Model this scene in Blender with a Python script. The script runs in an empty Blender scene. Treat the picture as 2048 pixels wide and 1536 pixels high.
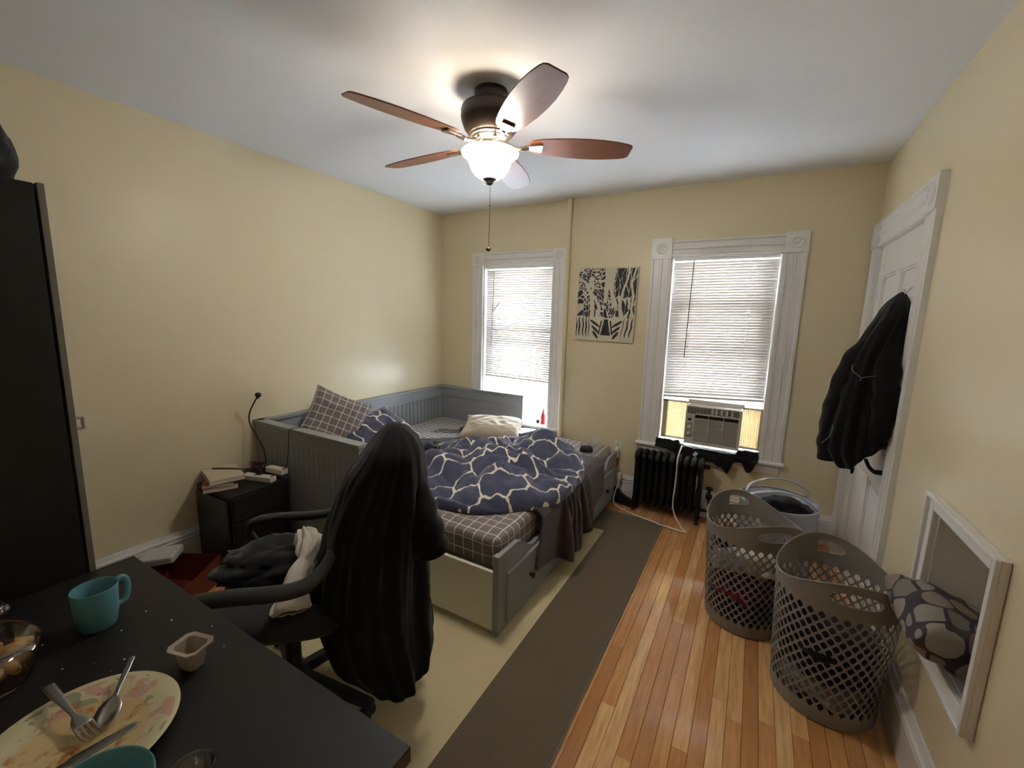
import bpy, bmesh, math, random
import numpy as np
from mathutils import Vector, Matrix, noise
from mathutils.geometry import delaunay_2d_cdt
random.seed(7); np.random.seed(7)
PI = math.pi
S = bpy.context.scene
COL = S.collection
# ---------------------------------------------------------------- camera, world, exposure
cam_d = bpy.data.cameras.new('camera'); cam = bpy.data.objects.new('camera', cam_d); COL.objects.link(cam)
yaw, pitch, roll = 0.5168, -0.1548, 0.0267
cy_, sy_, cp_, sp_, cr_, sr_ = math.cos(yaw), math.sin(yaw), math.cos(pitch), math.sin(pitch), math.cos(roll), math.sin(roll)
fw = Vector((-sy_*cp_, cy_*cp_, sp_)); rt = Vector((cy_, sy_, 0)); up = rt.cross(fw)
r2 = rt*cr_ + up*sr_; u2 = -rt*sr_ + up*cr_
cam.matrix_world = Matrix(((r2.x, u2.x, -fw.x, 2.9849), (r2.y, u2.y, -fw.y, -3.6671), (r2.z, u2.z, -fw.z, 1.5776), (0, 0, 0, 1)))
cam_d.sensor_width = 36; cam_d.lens = 36*848.27/2048; cam_d.clip_start = 0.05; cam_d.clip_end = 300
S.camera = cam
S.view_settings.view_transform = 'Standard'; S.view_settings.look = 'None'
S.view_settings.exposure = 1.95; S.view_settings.gamma = 1.0; S.view_settings.use_curve_mapping = False
S.cycles.use_denoising = True
S.cycles.max_bounces = 10; S.cycles.diffuse_bounces = 6; S.cycles.transparent_max_bounces = 16
S.cycles.sample_clamp_indirect = 6.0
W = bpy.data.worlds.new('world'); S.world = W; W.use_nodes = True
bg = W.node_tree.nodes['Background']; bg.inputs[0].default_value = (0.74, 0.87, 1.0, 1); bg.inputs[1].default_value = 20

RW, RH, RN = 3.608, 2.6235, -4.55      # right wall x, ceiling z, near wall y
W1 = (0.541, 1.312, 0.545, 2.085)      # window openings x0,x1,z0,z1
W2 = (2.338, 3.100, 0.560, 2.092)
def portal(x0, x1, z0, z1):
    l = bpy.data.lights.new('window_daylight', 'AREA'); l.shape = 'RECTANGLE'; l.size = x1-x0; l.size_y = z1-z0
    l.cycles.is_portal = True; l.energy = 1
    o = bpy.data.objects.new('window_daylight', l); COL.objects.link(o)
    o.location = ((x0+x1)/2, 0.19, (z0+z1)/2); o.rotation_euler = (-PI/2, 0, 0)
portal(*W1); portal(*W2)

# ---------------------------------------------------------------- helpers: objects
def link(o, parent=None):
    COL.objects.link(o)
    if parent is not None: o.parent = parent
    return o
def tag(o, label=None, cat=None, group=None, kind=None):
    if label: o['label'] = label
    if cat: o['category'] = cat
    if group: o['group'] = group
    if kind: o['kind'] = kind
    return o
def empty(name, loc=(0, 0, 0), rz=0, label=None, cat=None, group=None, kind=None):
    o = bpy.data.objects.new(name, None); COL.objects.link(o); o.location = loc; o.rotation_euler = (0, 0, rz); o.empty_display_size = .05
    return tag(o, label, cat, group, kind)
def mesh(name, V, F, mat, parent=None, smooth=False, uv=None, bevel=0, sub=0, solid=0, autosmooth=None, loc=None, weld=0):
    me = bpy.data.meshes.new(name); me.from_pydata([tuple(map(float, v)) for v in V], [], [tuple(f) for f in F]); me.update()
    if uv is not None:
        l = me.uv_layers.new(name='UV'); idx = np.zeros(len(me.loops), np.int32); me.loops.foreach_get('vertex_index', idx)
        l.data.foreach_set('uv', np.asarray(uv, np.float32)[idx].ravel())
    o = bpy.data.objects.new(name, me)
    if isinstance(mat, (list, tuple)):
        for m in mat: me.materials.append(m)
    else: me.materials.append(mat)
    if smooth: me.polygons.foreach_set('use_smooth', [True]*len(me.polygons))
    link(o, parent)
    if loc: o.location = loc
    if weld: md = o.modifiers.new('w', 'WELD'); md.merge_threshold = weld
    if solid: md = o.modifiers.new('s', 'SOLIDIFY'); md.thickness = solid; md.offset = 0
    if bevel:
        md = o.modifiers.new('b', 'BEVEL'); md.width = bevel; md.segments = 2; md.limit_method = 'ANGLE'; md.angle_limit = .6
    if sub: md = o.modifiers.new('sub', 'SUBSURF'); md.levels = sub; md.render_levels = sub
    return o
class MB:
    """collects simple shapes into one mesh"""
    def __init__(s): s.V = []; s.F = []; s.sm = []
    def add(s, V, F, M=None, sm=False):
        n = len(s.V)
        for v in V:
            v = Vector(v)
            if M is not None: v = M @ v
            s.V.append(v)
        for f in F: s.F.append([i+n for i in f]); s.sm.append(sm)
        return s
    def box(s, x0, x1, y0, y1, z0, z1, M=None):
        V = [(x, y, z) for z in (z0, z1) for y in (y0, y1) for x in (x0, x1)]
        return s.add(V, [(0, 2, 3, 1), (4, 5, 7, 6), (0, 1, 5, 4), (2, 6, 7, 3), (0, 4, 6, 2), (1, 3, 7, 5)], M)
    def lathe(s, prof, M=None, n=32, cap=True, sm=True):
        V = []; F = []; k = len(prof)
        for i in range(n):
            a = 2*PI*i/n
            for r, z in prof: V.append((r*math.cos(a), r*math.sin(a), z))
        for i in range(n):
            j = (i+1) % n
            for q in range(k-1): F.append((i*k+q, j*k+q, j*k+q+1, i*k+q+1))
        s.add(V, F, M, sm)
        if cap:
            for q, fl in ((0, 1), (k-1, 0)):
                if prof[q][0] > 1e-5:
                    idx = [i*k+q for i in range(n)]
                    if fl: idx = idx[::-1]
                    s.add([V[i] for i in idx], [tuple(range(n))], M, False)
        return s
    def tube(s, pts, r, n=10, M=None, closed=False, flat=1.0, cap=True):
        pts = [Vector(p) for p in pts]; m = len(pts); V = []; F = []
        rs = r if isinstance(r, (list, tuple)) else [r]*m
        T = []
        for i in range(m):
            a = pts[(i-1) % m] if (closed or i > 0) else pts[i]; b = pts[(i+1) % m] if (closed or i < m-1) else pts[i]
            T.append((b-a).normalized())
        ref = Vector((0, 0, 1)) if abs(T[0].z) < .9 else Vector((1, 0, 0))
        N = (ref - T[0]*ref.dot(T[0])).normalized()
        for i in range(m):
            N = (N - T[i]*N.dot(T[i])).normalized(); B = T[i].cross(N)
            for j in range(n):
                a = 2*PI*j/n; V.append(pts[i] + N*math.cos(a)*rs[i]*flat + B*math.sin(a)*rs[i])
        for i in range(m if closed else m-1):
            k = (i+1) % m
            for j in range(n): F.append((i*n+j, i*n+(j+1) % n, k*n+(j+1) % n, k*n+j))
        s.add(V, F, M, True)
        if cap and not closed:
            s.add(V[:n][::-1], [tuple(range(n))], M); s.add(V[-n:], [tuple(range(n))], M)
        return s
    def prism(s, out, a0, a1, axis='y', M=None):
        """2-D outline extruded along an axis; outline coords are the two other axes in order"""
        def P(p, a):
            if axis == 'x': return (a, p[0], p[1])
            if axis == 'y': return (p[0], a, p[1])
            return (p[0], p[1], a)
        n = len(out); V = [P(p, a0) for p in out] + [P(p, a1) for p in out]
        F = [(i, (i+1) % n, n+(i+1) % n, n+i) for i in range(n)] + [tuple(range(n))[::-1], tuple(range(n, 2*n))]
        return s.add(V, F, M)
    def build(s, name, mat, parent=None, bevel=0, smooth=None, uv=None, **k):
        o = mesh(name, s.V, s.F, mat, parent, bevel=bevel, **k)
        o.data.polygons.foreach_set('use_smooth', s.sm if smooth is None else [smooth]*len(s.F))
        bm = bmesh.new(); bm.from_mesh(o.data); bmesh.ops.recalc_face_normals(bm, faces=bm.faces); bm.to_mesh(o.data); bm.free()
        return o
def box(name, x0, x1, y0, y1, z0, z1, mat, parent=None, bevel=0.0, M=None):
    return MB().box(x0, x1, y0, y1, z0, z1, M).build(name, mat, parent, bevel)
def spline(pts, n=8):
    """Catmull-Rom through the points"""
    P = [np.array(p, float) for p in pts]; P = [2*P[0]-P[1]] + P + [2*P[-1]-P[-2]]; out = []
    for i in range(1, len(P)-2):
        for k in range(n):
            t = k/n; a, b, c, d = P[i-1:i+3]
            out.append(tuple(.5*((2*b)+(-a+c)*t+(2*a-5*b+4*c-d)*t*t+(-a+3*b-3*c+d)*t**3)))
    out.append(tuple(P[-2])); return out
def Rz(a, p=(0, 0, 0)): return Matrix.Translation(p) @ Matrix.Rotation(a, 4, 'Z')
def dup(o, parent=None, **kw):
    c = o.copy(); COL.objects.link(c)
    if parent is not None: c.parent = parent
    for ch in list(o.children): dup(ch, c)
    return c
def NZ(x, y, z=0.0): return noise.noise(Vector((x, y, z)))
def FB(x, y, z=0.0, o=3):
    v = 0; a = 1
    for i in range(o): v += a*noise.noise(Vector((x, y, z))); x *= 2.1; y *= 2.1; z *= 2.1; a *= .5
    return v
def ridge(x, y, z=0.0): return 1-abs(noise.noise(Vector((x, y, z))))*2

# ---------------------------------------------------------------- materials
def new_mat(name):
    m = bpy.data.materials.new(name); m.use_nodes = True; nt = m.node_tree
    return m, nt, nt.nodes['Principled BSDF']
def lin(c):
    return tuple(((v/255)/12.92 if v/255 <= .04045 else ((v/255+.055)/1.055)**2.4) for v in c) + (1,)
def N(nt, t, **k):
    n = nt.nodes.new(t)
    for a, b in k.items():
        if a == 'inp':
            for q, v in b.items(): n.inputs[q].default_value = v
        else: setattr(n, a, b)
    return n
def M_(nt, op, a, b=None, c=None, clamp=False):
    n = nt.nodes.new('ShaderNodeMath'); n.operation = op; n.use_clamp = clamp
    for i, v in enumerate((a, b, c)):
        if v is None: continue
        if isinstance(v, (int, float)): n.inputs[i].default_value = v
        else: nt.links.new(v, n.inputs[i])
    return n.outputs[0]
def mixc(nt, f, a, b):
    n = nt.nodes.new('ShaderNodeMix'); n.data_type = 'RGBA'
    for i, v in ((0, f), (6, a), (7, b)):
        if isinstance(v, (int, float)): n.inputs[i].default_value = v
        elif isinstance(v, tuple): n.inputs[i].default_value = v
        else: nt.links.new(v, n.inputs[i])
    return n.outputs[2]
def add_bump(nt, b, h, dist, strength=1.0):
    n = N(nt, 'ShaderNodeBump', inp={'Distance': dist, 'Strength': strength}); nt.links.new(h, n.inputs['Height']); nt.links.new(n.outputs[0], b.inputs['Normal'])
def noise_tex(nt, scale, detail=3, vec=None, rough=.5):
    n = N(nt, 'ShaderNodeTexNoise', inp={'Scale': scale, 'Detail': detail, 'Roughness': rough})
    if vec is None:
        tc = N(nt, 'ShaderNodeTexCoord'); vec = tc.outputs['Object']
    nt.links.new(vec, n.inputs['Vector']); return n.outputs[0]
def simple(name, c, rough=.5, metal=0, var=.08, scale=20, bump=0.0, bscale=200, spec=.5, sheen=0, coat=0):
    m, nt, b = new_mat(name); c = lin(c)
    b.inputs['Roughness'].default_value = rough; b.inputs['Metallic'].default_value = metal; b.inputs['Specular IOR Level'].default_value = spec
    if sheen: b.inputs['Sheen Weight'].default_value = sheen; b.inputs['Sheen Roughness'].default_value = .5
    if coat: b.inputs['Coat Weight'].default_value = coat; b.inputs['Coat Roughness'].default_value = .15
    if var:
        f = noise_tex(nt, scale)
        d = tuple(v*(1-var*1.5) for v in c[:3]) + (1,); e = tuple(min(1, v*(1+var*1.5)) for v in c[:3]) + (1,)
        nt.links.new(mixc(nt, f, d, e), b.inputs['Base Color'])
    else: b.inputs['Base Color'].default_value = c
    if bump: add_bump(nt, b, noise_tex(nt, bscale), bump)
    return m
def fabric(name, c, rough=.9, bump=.0006, var=.12, sheen=.2, scale=14):
    return simple(name, c, rough, 0, var, scale, bump, 380, .25, sheen)
MAT = {}
MAT['wall'] = simple('cream_wall_paint', (222, 209, 176), .34, 0, .025, 2.0, .0006, 90, .32)
MAT['ceiling'] = simple('ceiling_paint', (234, 238, 244), .85, 0, .02, 3, .0004, 60, .2)
MAT['white'] = simple('white_gloss_trim', (226, 224, 222), .32, 0, .02, 6, .0003, 40)
MAT['white_metal'] = simple('white_blind_metal', (232, 232, 230), .4, 0, 0)
MAT['grey_bed'] = simple('grey_painted_wood', (146, 150, 154), .42, 0, .04, 9, .0002, 60)
MAT['white_board'] = simple('cream_white_board', (226, 222, 206), .4, 0, .03, 3)
MAT['black_wood'] = simple('black_brown_laminate', (19, 18, 18), .5, 0, .15, 30, .0001, 300, .4)
MAT['desk'] = simple('desk_laminate', (27, 25, 25), .48, 0, .12, 60, .00008, 400, .35)
MAT['desk_edge'] = simple('desk_edge_band', (70, 48, 38), .5, 0, .1)
MAT['door_edge'] = simple('grey_door_edge', (112, 108, 102), .6, 0, .12, 40)
MAT['chrome'] = simple('chrome', (200, 200, 204), .12, 1, 0)
MAT['steel'] = simple('brushed_steel', (170, 168, 165), .28, 1, 0)
MAT['bronze'] = simple('dark_bronze', (62, 52, 48), .38, .6, .1, 15)
MAT['nickel'] = simple('warm_nickel', (168, 158, 150), .22, .9, 0)
MAT['black_plastic'] = simple('black_plastic', (17, 17, 19), .45, 0, .05)
MAT['arm_plastic'] = simple('charcoal_arm_plastic', (42, 43, 43), .5, 0, .05, 20, .0002, 500)
MAT['navy_plastic'] = simple('dark_blue_grey_plastic', (38, 42, 54), .45, 0, .05)
MAT['iron'] = simple('black_cast_iron', (11, 11, 12), .5, .1, .2, 20, .001, 70)
MAT['black_cloth'] = fabric('black_cloth', (11, 11, 12), var=.2)
MAT['black_coat'] = fabric('black_coat_cloth', (9, 9, 10), var=.15, sheen=.1)
MAT['dark_grey_cloth'] = fabric('dark_grey_cloth', (44, 46, 52))
MAT['navy_cloth'] = fabric('navy_black_cloth', (12, 13, 18))
MAT['brown_fleece'] = fabric('brown_fleece', (60, 44, 42), bump=.0014, var=.25, sheen=.35)
MAT['cream_cloth'] = fabric('cream_cloth', (204, 192, 172), bump=.0008)
MAT['white_cloth'] = fabric('off_white_cotton', (196, 190, 178), bump=.0008)
MAT['maroon_cloth'] = fabric('maroon_cloth', (98, 28, 42))
MAT['grey_cloth'] = fabric('heather_grey_cloth', (150, 150, 152))
MAT['teal'] = simple('teal_stoneware', (88, 140, 152), .42, 0, .06, 60, .0002, 200, .4)
MAT['basket'] = simple('taupe_plastic', (134, 130, 124), .45, 0, .04, 30, .0002, 400, .4)
MAT['silver_fabric'] = simple('silver_grey_fabric', (190, 194, 204), .22, .5, .15, 12, .002, 30)
MAT['white_plastic'] = simple('white_plastic', (222, 218, 208), .4, 0, .02)
MAT['ac_plastic'] = simple('ac_housing_plastic', (196, 190, 182), .5, 0, .03)
MAT['ac_dark'] = simple('ac_louver_shadow', (34, 33, 33), .7, 0, .03)
MAT['red_paper'] = simple('red_paper', (108, 46, 38), .5, 0, .12, 12)
MAT['red_dark'] = simple('dark_red_inside', (80, 26, 22), .6, 0, .2, 12)
MAT['red_plastic'] = simple('red_plastic', (190, 48, 44), .35, 0, .05)
MAT['orange'] = simple('orange_plastic', (214, 92, 48), .4, 0, .05)
MAT['green'] = simple('green_paper', (70, 96, 56), .6, 0, .1)
MAT['book_tan'] = simple('tan_book_cover', (200, 182, 156), .6, 0, .05)
MAT['book_red'] = simple('red_book_cover', (130, 42, 36), .5, 0, .3, 14)
MAT['book_cream'] = simple('cream_book_cover', (196, 182, 160), .6, 0, .05)
MAT['paper'] = simple('book_paper', (206, 198, 182), .8, 0, .1, 150)
MAT['carpet_dark'] = simple('dark_rug_border', (112, 100, 84), .97, 0, .25, 400, .002, 500, .1)
MAT['carpet_edge'] = simple('rug_binding', (124, 116, 104), .9, 0, .15, 300, .001, 500, .1)
MAT['carpet_beige'] = simple('beige_rug_field', (208, 194, 156), .97, 0, .12, 400, .0015, 500, .1)
MAT['silicone'] = simple('speckled_paper_label', (196, 194, 190), .6, 0, .3, 120)
MAT['food'] = simple('golden_pasta', (214, 164, 88), .5, 0, .3, 45, .003, 60)
MAT['bread'] = simple('baked_pastry', (196, 158, 96), .55, 0, .2, 30, .002, 80)
MAT['cable_dark'] = simple('black_cable', (20, 19, 20), .5, 0, 0)
MAT['cable_red'] = simple('dark_red_cable', (86, 24, 36), .5, 0, 0)
MAT['reflective'] = simple('grey_piping', (120, 120, 124), .5, 0, 0)
MAT['chain'] = simple('pull_chain_metal', (90, 78, 66), .4, .8, 0)
MAT['ground'] = simple('street_ground', (190, 190, 190), .9, 0, .2, .6)
MAT['siding'] = simple('tan_house_siding', (176, 150, 122), .8, 0, .06, 2)
MAT['far_car'] = simple('pale_blue_car_paint', (120, 140, 165), .4, 0, .1)

def wood_floor():
    m, nt, b = new_mat('oak_strip'); tc = N(nt, 'ShaderNodeTexCoord'); oi = N(nt, 'ShaderNodeObjectInfo')
    mp = N(nt, 'ShaderNodeMapping', inp={'Scale': (1, .09, 1)}); 
    off = N(nt, 'ShaderNodeVectorMath', operation='SCALE'); off.inputs[0].default_value = (7, 31, 3); nt.links.new(oi.outputs['Random'], off.inputs['Scale'])
    ad = N(nt, 'ShaderNodeVectorMath', operation='ADD'); nt.links.new(tc.outputs['Object'], ad.inputs[0]); nt.links.new(off.outputs[0], ad.inputs[1])
    nt.links.new(ad.outputs[0], mp.inputs[0])
    g = noise_tex(nt, 60, 5, mp.outputs[0], .6); g2 = noise_tex(nt, 14, 2, mp.outputs[0])
    cr = N(nt, 'ShaderNodeValToRGB'); e = cr.color_ramp.elements
    e[0].position = 0; e[0].color = lin((180, 122, 78)); e[1].position = 1; e[1].color = lin((240, 200, 146))
    for p, c in ((.25, (204, 146, 96)), (.5, (216, 162, 110)), (.7, (196, 134, 88)), (.85, (234, 186, 128))):
        q = e.new(p); q.color = lin(c)
    nt.links.new(oi.outputs['Random'], cr.inputs[0])
    dk = mixc(nt, M_(nt, 'MULTIPLY', M_(nt, 'SUBTRACT', .62, g, clamp=True), 1.6, clamp=True), cr.outputs[0], lin((150, 88, 46)))
    d2 = mixc(nt, M_(nt, 'MULTIPLY', g2, .35), dk, lin((230, 174, 106)))
    nt.links.new(d2, b.inputs['Base Color'])
    b.inputs['Roughness'].default_value = .12; b.inputs['Specular IOR Level'].default_value = .55
    b.inputs['Coat Weight'].default_value = .3; b.inputs['Coat Roughness'].default_value = .1
    add_bump(nt, b, noise_tex(nt, 9, 2), .0012)
    return m
MAT['oak'] = wood_floor()
MAT['gap'] = simple('floor_gap', (60, 34, 20), .8, 0, 0)
def blade_mat():
    m, nt, b = new_mat('walnut_blade'); tc = N(nt, 'ShaderNodeTexCoord'); mp = N(nt, 'ShaderNodeMapping', inp={'Scale': (.12, 1.6, 1)}); nt.links.new(tc.outputs['Object'], mp.inputs[0])
    g = noise_tex(nt, 90, 5, mp.outputs[0], .6)
    nt.links.new(mixc(nt, g, lin((84, 48, 32)), lin((150, 92, 62))), b.inputs['Base Color']); b.inputs['Roughness'].default_value = .34
    return m
MAT['blade'] = blade_mat()
def plaid_mat(name='plaid_sheet', base=(130, 118, 112), base2=(116, 110, 112), line=(222, 216, 210), sp=.060, uv=False):
    m, nt, b = new_mat(name); tc = N(nt, 'ShaderNodeTexCoord')
    sx = N(nt, 'ShaderNodeSeparateXYZ')
    wn = N(nt, 'ShaderNodeTexNoise', inp={'Scale': 7, 'Detail': 2}); nt.links.new(tc.outputs['Object'], wn.inputs[0])
    wv = N(nt, 'ShaderNodeVectorMath', operation='SCALE'); wv.inputs['Scale'].default_value = .02; nt.links.new(wn.outputs['Color'], wv.inputs[0])
    wa = N(nt, 'ShaderNodeVectorMath', operation='ADD'); nt.links.new(tc.outputs['UV' if uv else 'Object'], wa.inputs[0]); nt.links.new(wv.outputs[0], wa.inputs[1])
    nt.links.new(wa.outputs[0], sx.inputs[0])
    ge = N(nt, 'ShaderNodeNewGeometry'); sn = N(nt, 'ShaderNodeSeparateXYZ'); nt.links.new(ge.outputs['True Normal'], sn.inputs[0])
    L = None
    for i in range(2 if uv else 3):
        f = M_(nt, 'FRACT', M_(nt, 'DIVIDE', M_(nt, 'ADD', sx.outputs[i], 10.013), sp))
        l = M_(nt, 'LESS_THAN', M_(nt, 'ABSOLUTE', M_(nt, 'SUBTRACT', f, .5)), .042)
        if not uv: l = M_(nt, 'MULTIPLY', l, M_(nt, 'LESS_THAN', M_(nt, 'ABSOLUTE', sn.outputs[i]), .7))
        L = l if L is None else M_(nt, 'MAXIMUM', L, l)
    f = noise_tex(nt, 12)
    nt.links.new(mixc(nt, L, mixc(nt, f, lin(base), lin(base2)), lin(line)), b.inputs['Base Color'])
    b.inputs['Roughness'].default_value = .85; b.inputs['Sheen Weight'].default_value = .2
    add_bump(nt, b, noise_tex(nt, 9, 4), .012)
    return m
MAT['plaid'] = plaid_mat()
MAT['plaid_uv'] = plaid_mat('plaid_pillowcase', uv=True, sp=.055)
def trellis_mat():
    m, nt, b = new_mat('navy_trellis_cotton'); tc = N(nt, 'ShaderNodeTexCoord'); s = N(nt, 'ShaderNodeSeparateXYZ'); nt.links.new(tc.outputs['UV'], s.inputs[0])
    u = M_(nt, 'DIVIDE', s.outputs[0], .27); v = M_(nt, 'DIVIDE', s.outputs[1], .33)
    a = M_(nt, 'ADD', u, v); c = M_(nt, 'SUBTRACT', u, v)
    def wav(p, q):
        w = M_(nt, 'ADD', M_(nt, 'MULTIPLY', M_(nt, 'SINE', M_(nt, 'MULTIPLY', q, 2*PI)), .15), M_(nt, 'MULTIPLY', M_(nt, 'SINE', M_(nt, 'MULTIPLY', q, 6*PI)), .03))
        f = M_(nt, 'FRACT', M_(nt, 'ADD', M_(nt, 'ADD', p, w), 20.0)); return M_(nt, 'LESS_THAN', M_(nt, 'ABSOLUTE', M_(nt, 'SUBTRACT', f, .5)), .036)
    L = M_(nt, 'MAXIMUM', wav(a, c), wav(c, a))
    f = noise_tex(nt, 10)
    nt.links.new(mixc(nt, L, mixc(nt, f, lin((63, 67, 92)), lin((76, 80, 106))), lin((228, 220, 204))), b.inputs['Base Color'])
    b.inputs['Roughness'].default_value = .85; b.inputs['Sheen Weight'].default_value = .25
    add_bump(nt, b, noise_tex(nt, 22, 4), .006)
    return m
MAT['trellis'] = trellis_mat()
def translucent_mat(name, c, tr=.5, rough=.5, stripes=None):
    m, nt, b = new_mat(name); out = nt.nodes['Material Output']; b.inputs['Base Color'].default_value = lin(c); b.inputs['Roughness'].default_value = rough
    t = N(nt, 'ShaderNodeBsdfTranslucent'); t.inputs[0].default_value = lin(c); mx = N(nt, 'ShaderNodeMixShader', inp={0: tr})
    nt.links.new(b.outputs[0], mx.inputs[1]); nt.links.new(t.outputs[0], mx.inputs[2]); nt.links.new(mx.outputs[0], out.inputs[0])
    return m
MAT['slat'] = translucent_mat('translucent_blind_slat', (222, 216, 210), .075, .4)
MAT['accordion'] = translucent_mat('cream_accordion_plastic', (222, 212, 190), .30, .5)
MAT['cup_plastic'] = translucent_mat('frosted_cup_plastic', (186, 172, 158), .35, .25)
def glass_mat(name, tint=(1, 1, 1, 1), refl=.06, rough=.02):
    m, nt, b = new_mat(name); out = nt.nodes['Material Output']
    t = N(nt, 'ShaderNodeBsdfTransparent'); t.inputs[0].default_value = tint; g = N(nt, 'ShaderNodeBsdfGlossy'); g.inputs['Roughness'].default_value = rough
    fr = N(nt, 'ShaderNodeFresnel', inp={0: 1.45}); f = M_(nt, 'ADD', M_(nt, 'MULTIPLY', fr.outputs[0], .8), refl*.3, clamp=True)
    mx = N(nt, 'ShaderNodeMixShader'); nt.links.new(f, mx.inputs[0]); nt.links.new(t.outputs[0], mx.inputs[1]); nt.links.new(g.outputs[0], mx.inputs[2]); nt.links.new(mx.outputs[0], out.inputs[0])
    return m
MAT['glass'] = glass_mat('window_glass')
MAT['clear'] = glass_mat('clear_plastic_lid', (.9, .88, .86, 1), .25, .06)
def bowl_mat():
    m, nt, b = new_mat('lit_frosted_glass'); b.inputs['Base Color'].default_value = lin((240, 228, 205)); b.inputs['Roughness'].default_value = .3
    b.inputs['Emission Color'].default_value = (1.0, .94, .85, 1)
    tc = N(nt, 'ShaderNodeTexCoord'); s = N(nt, 'ShaderNodeSeparateXYZ'); nt.links.new(tc.outputs['Object'], s.inputs[0])
    ge = N(nt, 'ShaderNodeNewGeometry'); nt.links.new(M_(nt, 'MULTIPLY_ADD', ge.outputs['Backfacing'], -16.5, 20.0), b.inputs['Emission Strength'])
    return m
MAT['bowl'] = bowl_mat()
MAT['bowl_rim'] = translucent_mat('frosted_glass_rim', (240, 228, 205), .4, .3)
def pebble_mat():
    m, nt, b = new_mat('pebble_print_cushion'); tc = N(nt, 'ShaderNodeTexCoord')
    v = N(nt, 'ShaderNodeTexVoronoi', feature='DISTANCE_TO_EDGE', inp={'Scale': 12.5, 'Randomness': .75}); v2 = N(nt, 'ShaderNodeTexVoronoi', inp={'Scale': 12.5, 'Randomness': .75})
    for q in (v, v2): nt.links.new(tc.outputs['Object'], q.inputs['Vector'])
    sc = N(nt, 'ShaderNodeSeparateXYZ'); nt.links.new(v2.outputs['Color'], sc.inputs[0])
    cr = N(nt, 'ShaderNodeValToRGB'); e = cr.color_ramp.elements; e[0].color = lin((112, 110, 100)); e[1].color = lin((136, 134, 122))
    q = e.new(.55); q.color = lin((150, 144, 132)); q = e.new(.8); q.color = lin((142, 112, 98)); nt.links.new(sc.outputs[0], cr.inputs[0])
    ms = M_(nt, 'MULTIPLY', M_(nt, 'GREATER_THAN', v.outputs['Distance'], .05), M_(nt, 'LESS_THAN', v2.outputs['Distance'], .60))
    sp_ = noise_tex(nt, 160, 2)
    nt.links.new(mixc(nt, ms, lin((62, 54, 62)), mixc(nt, M_(nt, 'MULTIPLY', sp_, .25), cr.outputs[0], lin((90, 88, 80)))), b.inputs['Base Color'])
    b.inputs['Roughness'].default_value = .9; add_bump(nt, b, ms, .002)
    return m
MAT['pebble'] = pebble_mat()
def plate_mat():
    m, nt, b = new_mat('floral_plate_with_sauce'); tc = N(nt, 'ShaderNodeTexCoord'); L = N(nt, 'ShaderNodeVectorMath', operation='LENGTH')
    mp = N(nt, 'ShaderNodeMapping', inp={'Scale': (1, 1, 0)}); nt.links.new(tc.outputs['Object'], mp.inputs[0]); nt.links.new(mp.outputs[0], L.inputs[0]); R_ = L.outputs['Value']
    nf = noise_tex(nt, 26, 3); nf2 = noise_tex(nt, 17, 2, mp.outputs[0]); sm = noise_tex(nt, 20, 4, mp.outputs[0], .65); sm2 = noise_tex(nt, 9, 2, mp.outputs[0])
    base = lin((205, 196, 160))
    rim = M_(nt, 'MULTIPLY', M_(nt, 'GREATER_THAN', R_, .098), M_(nt, 'LESS_THAN', R_, .142))
    pk = M_(nt, 'MULTIPLY', rim, M_(nt, 'GREATER_THAN', nf, .55)); gr = M_(nt, 'MULTIPLY', rim, M_(nt, 'GREATER_THAN', nf2, .56))
    c = mixc(nt, M_(nt, 'MULTIPLY', pk, .7), base, lin((196, 146, 140))); c = mixc(nt, M_(nt, 'MULTIPLY', gr, .7), c, lin((122, 142, 116)))
    inside = M_(nt, 'LESS_THAN', R_, .118)
    c = mixc(nt, M_(nt, 'MULTIPLY', M_(nt, 'LESS_THAN', R_, .1), .55), c, lin((208, 172, 112)))
    st = M_(nt, 'MULTIPLY', inside, M_(nt, 'MULTIPLY', M_(nt, 'SUBTRACT', sm, .505), 8.0, clamp=True))
    c = mixc(nt, M_(nt, 'MULTIPLY', st, .85), c, lin((168, 96, 30)))
    nt.links.new(c, b.inputs['Base Color']); b.inputs['Roughness'].default_value = .25
    return m
MAT['plate'] = plate_mat()

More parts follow.
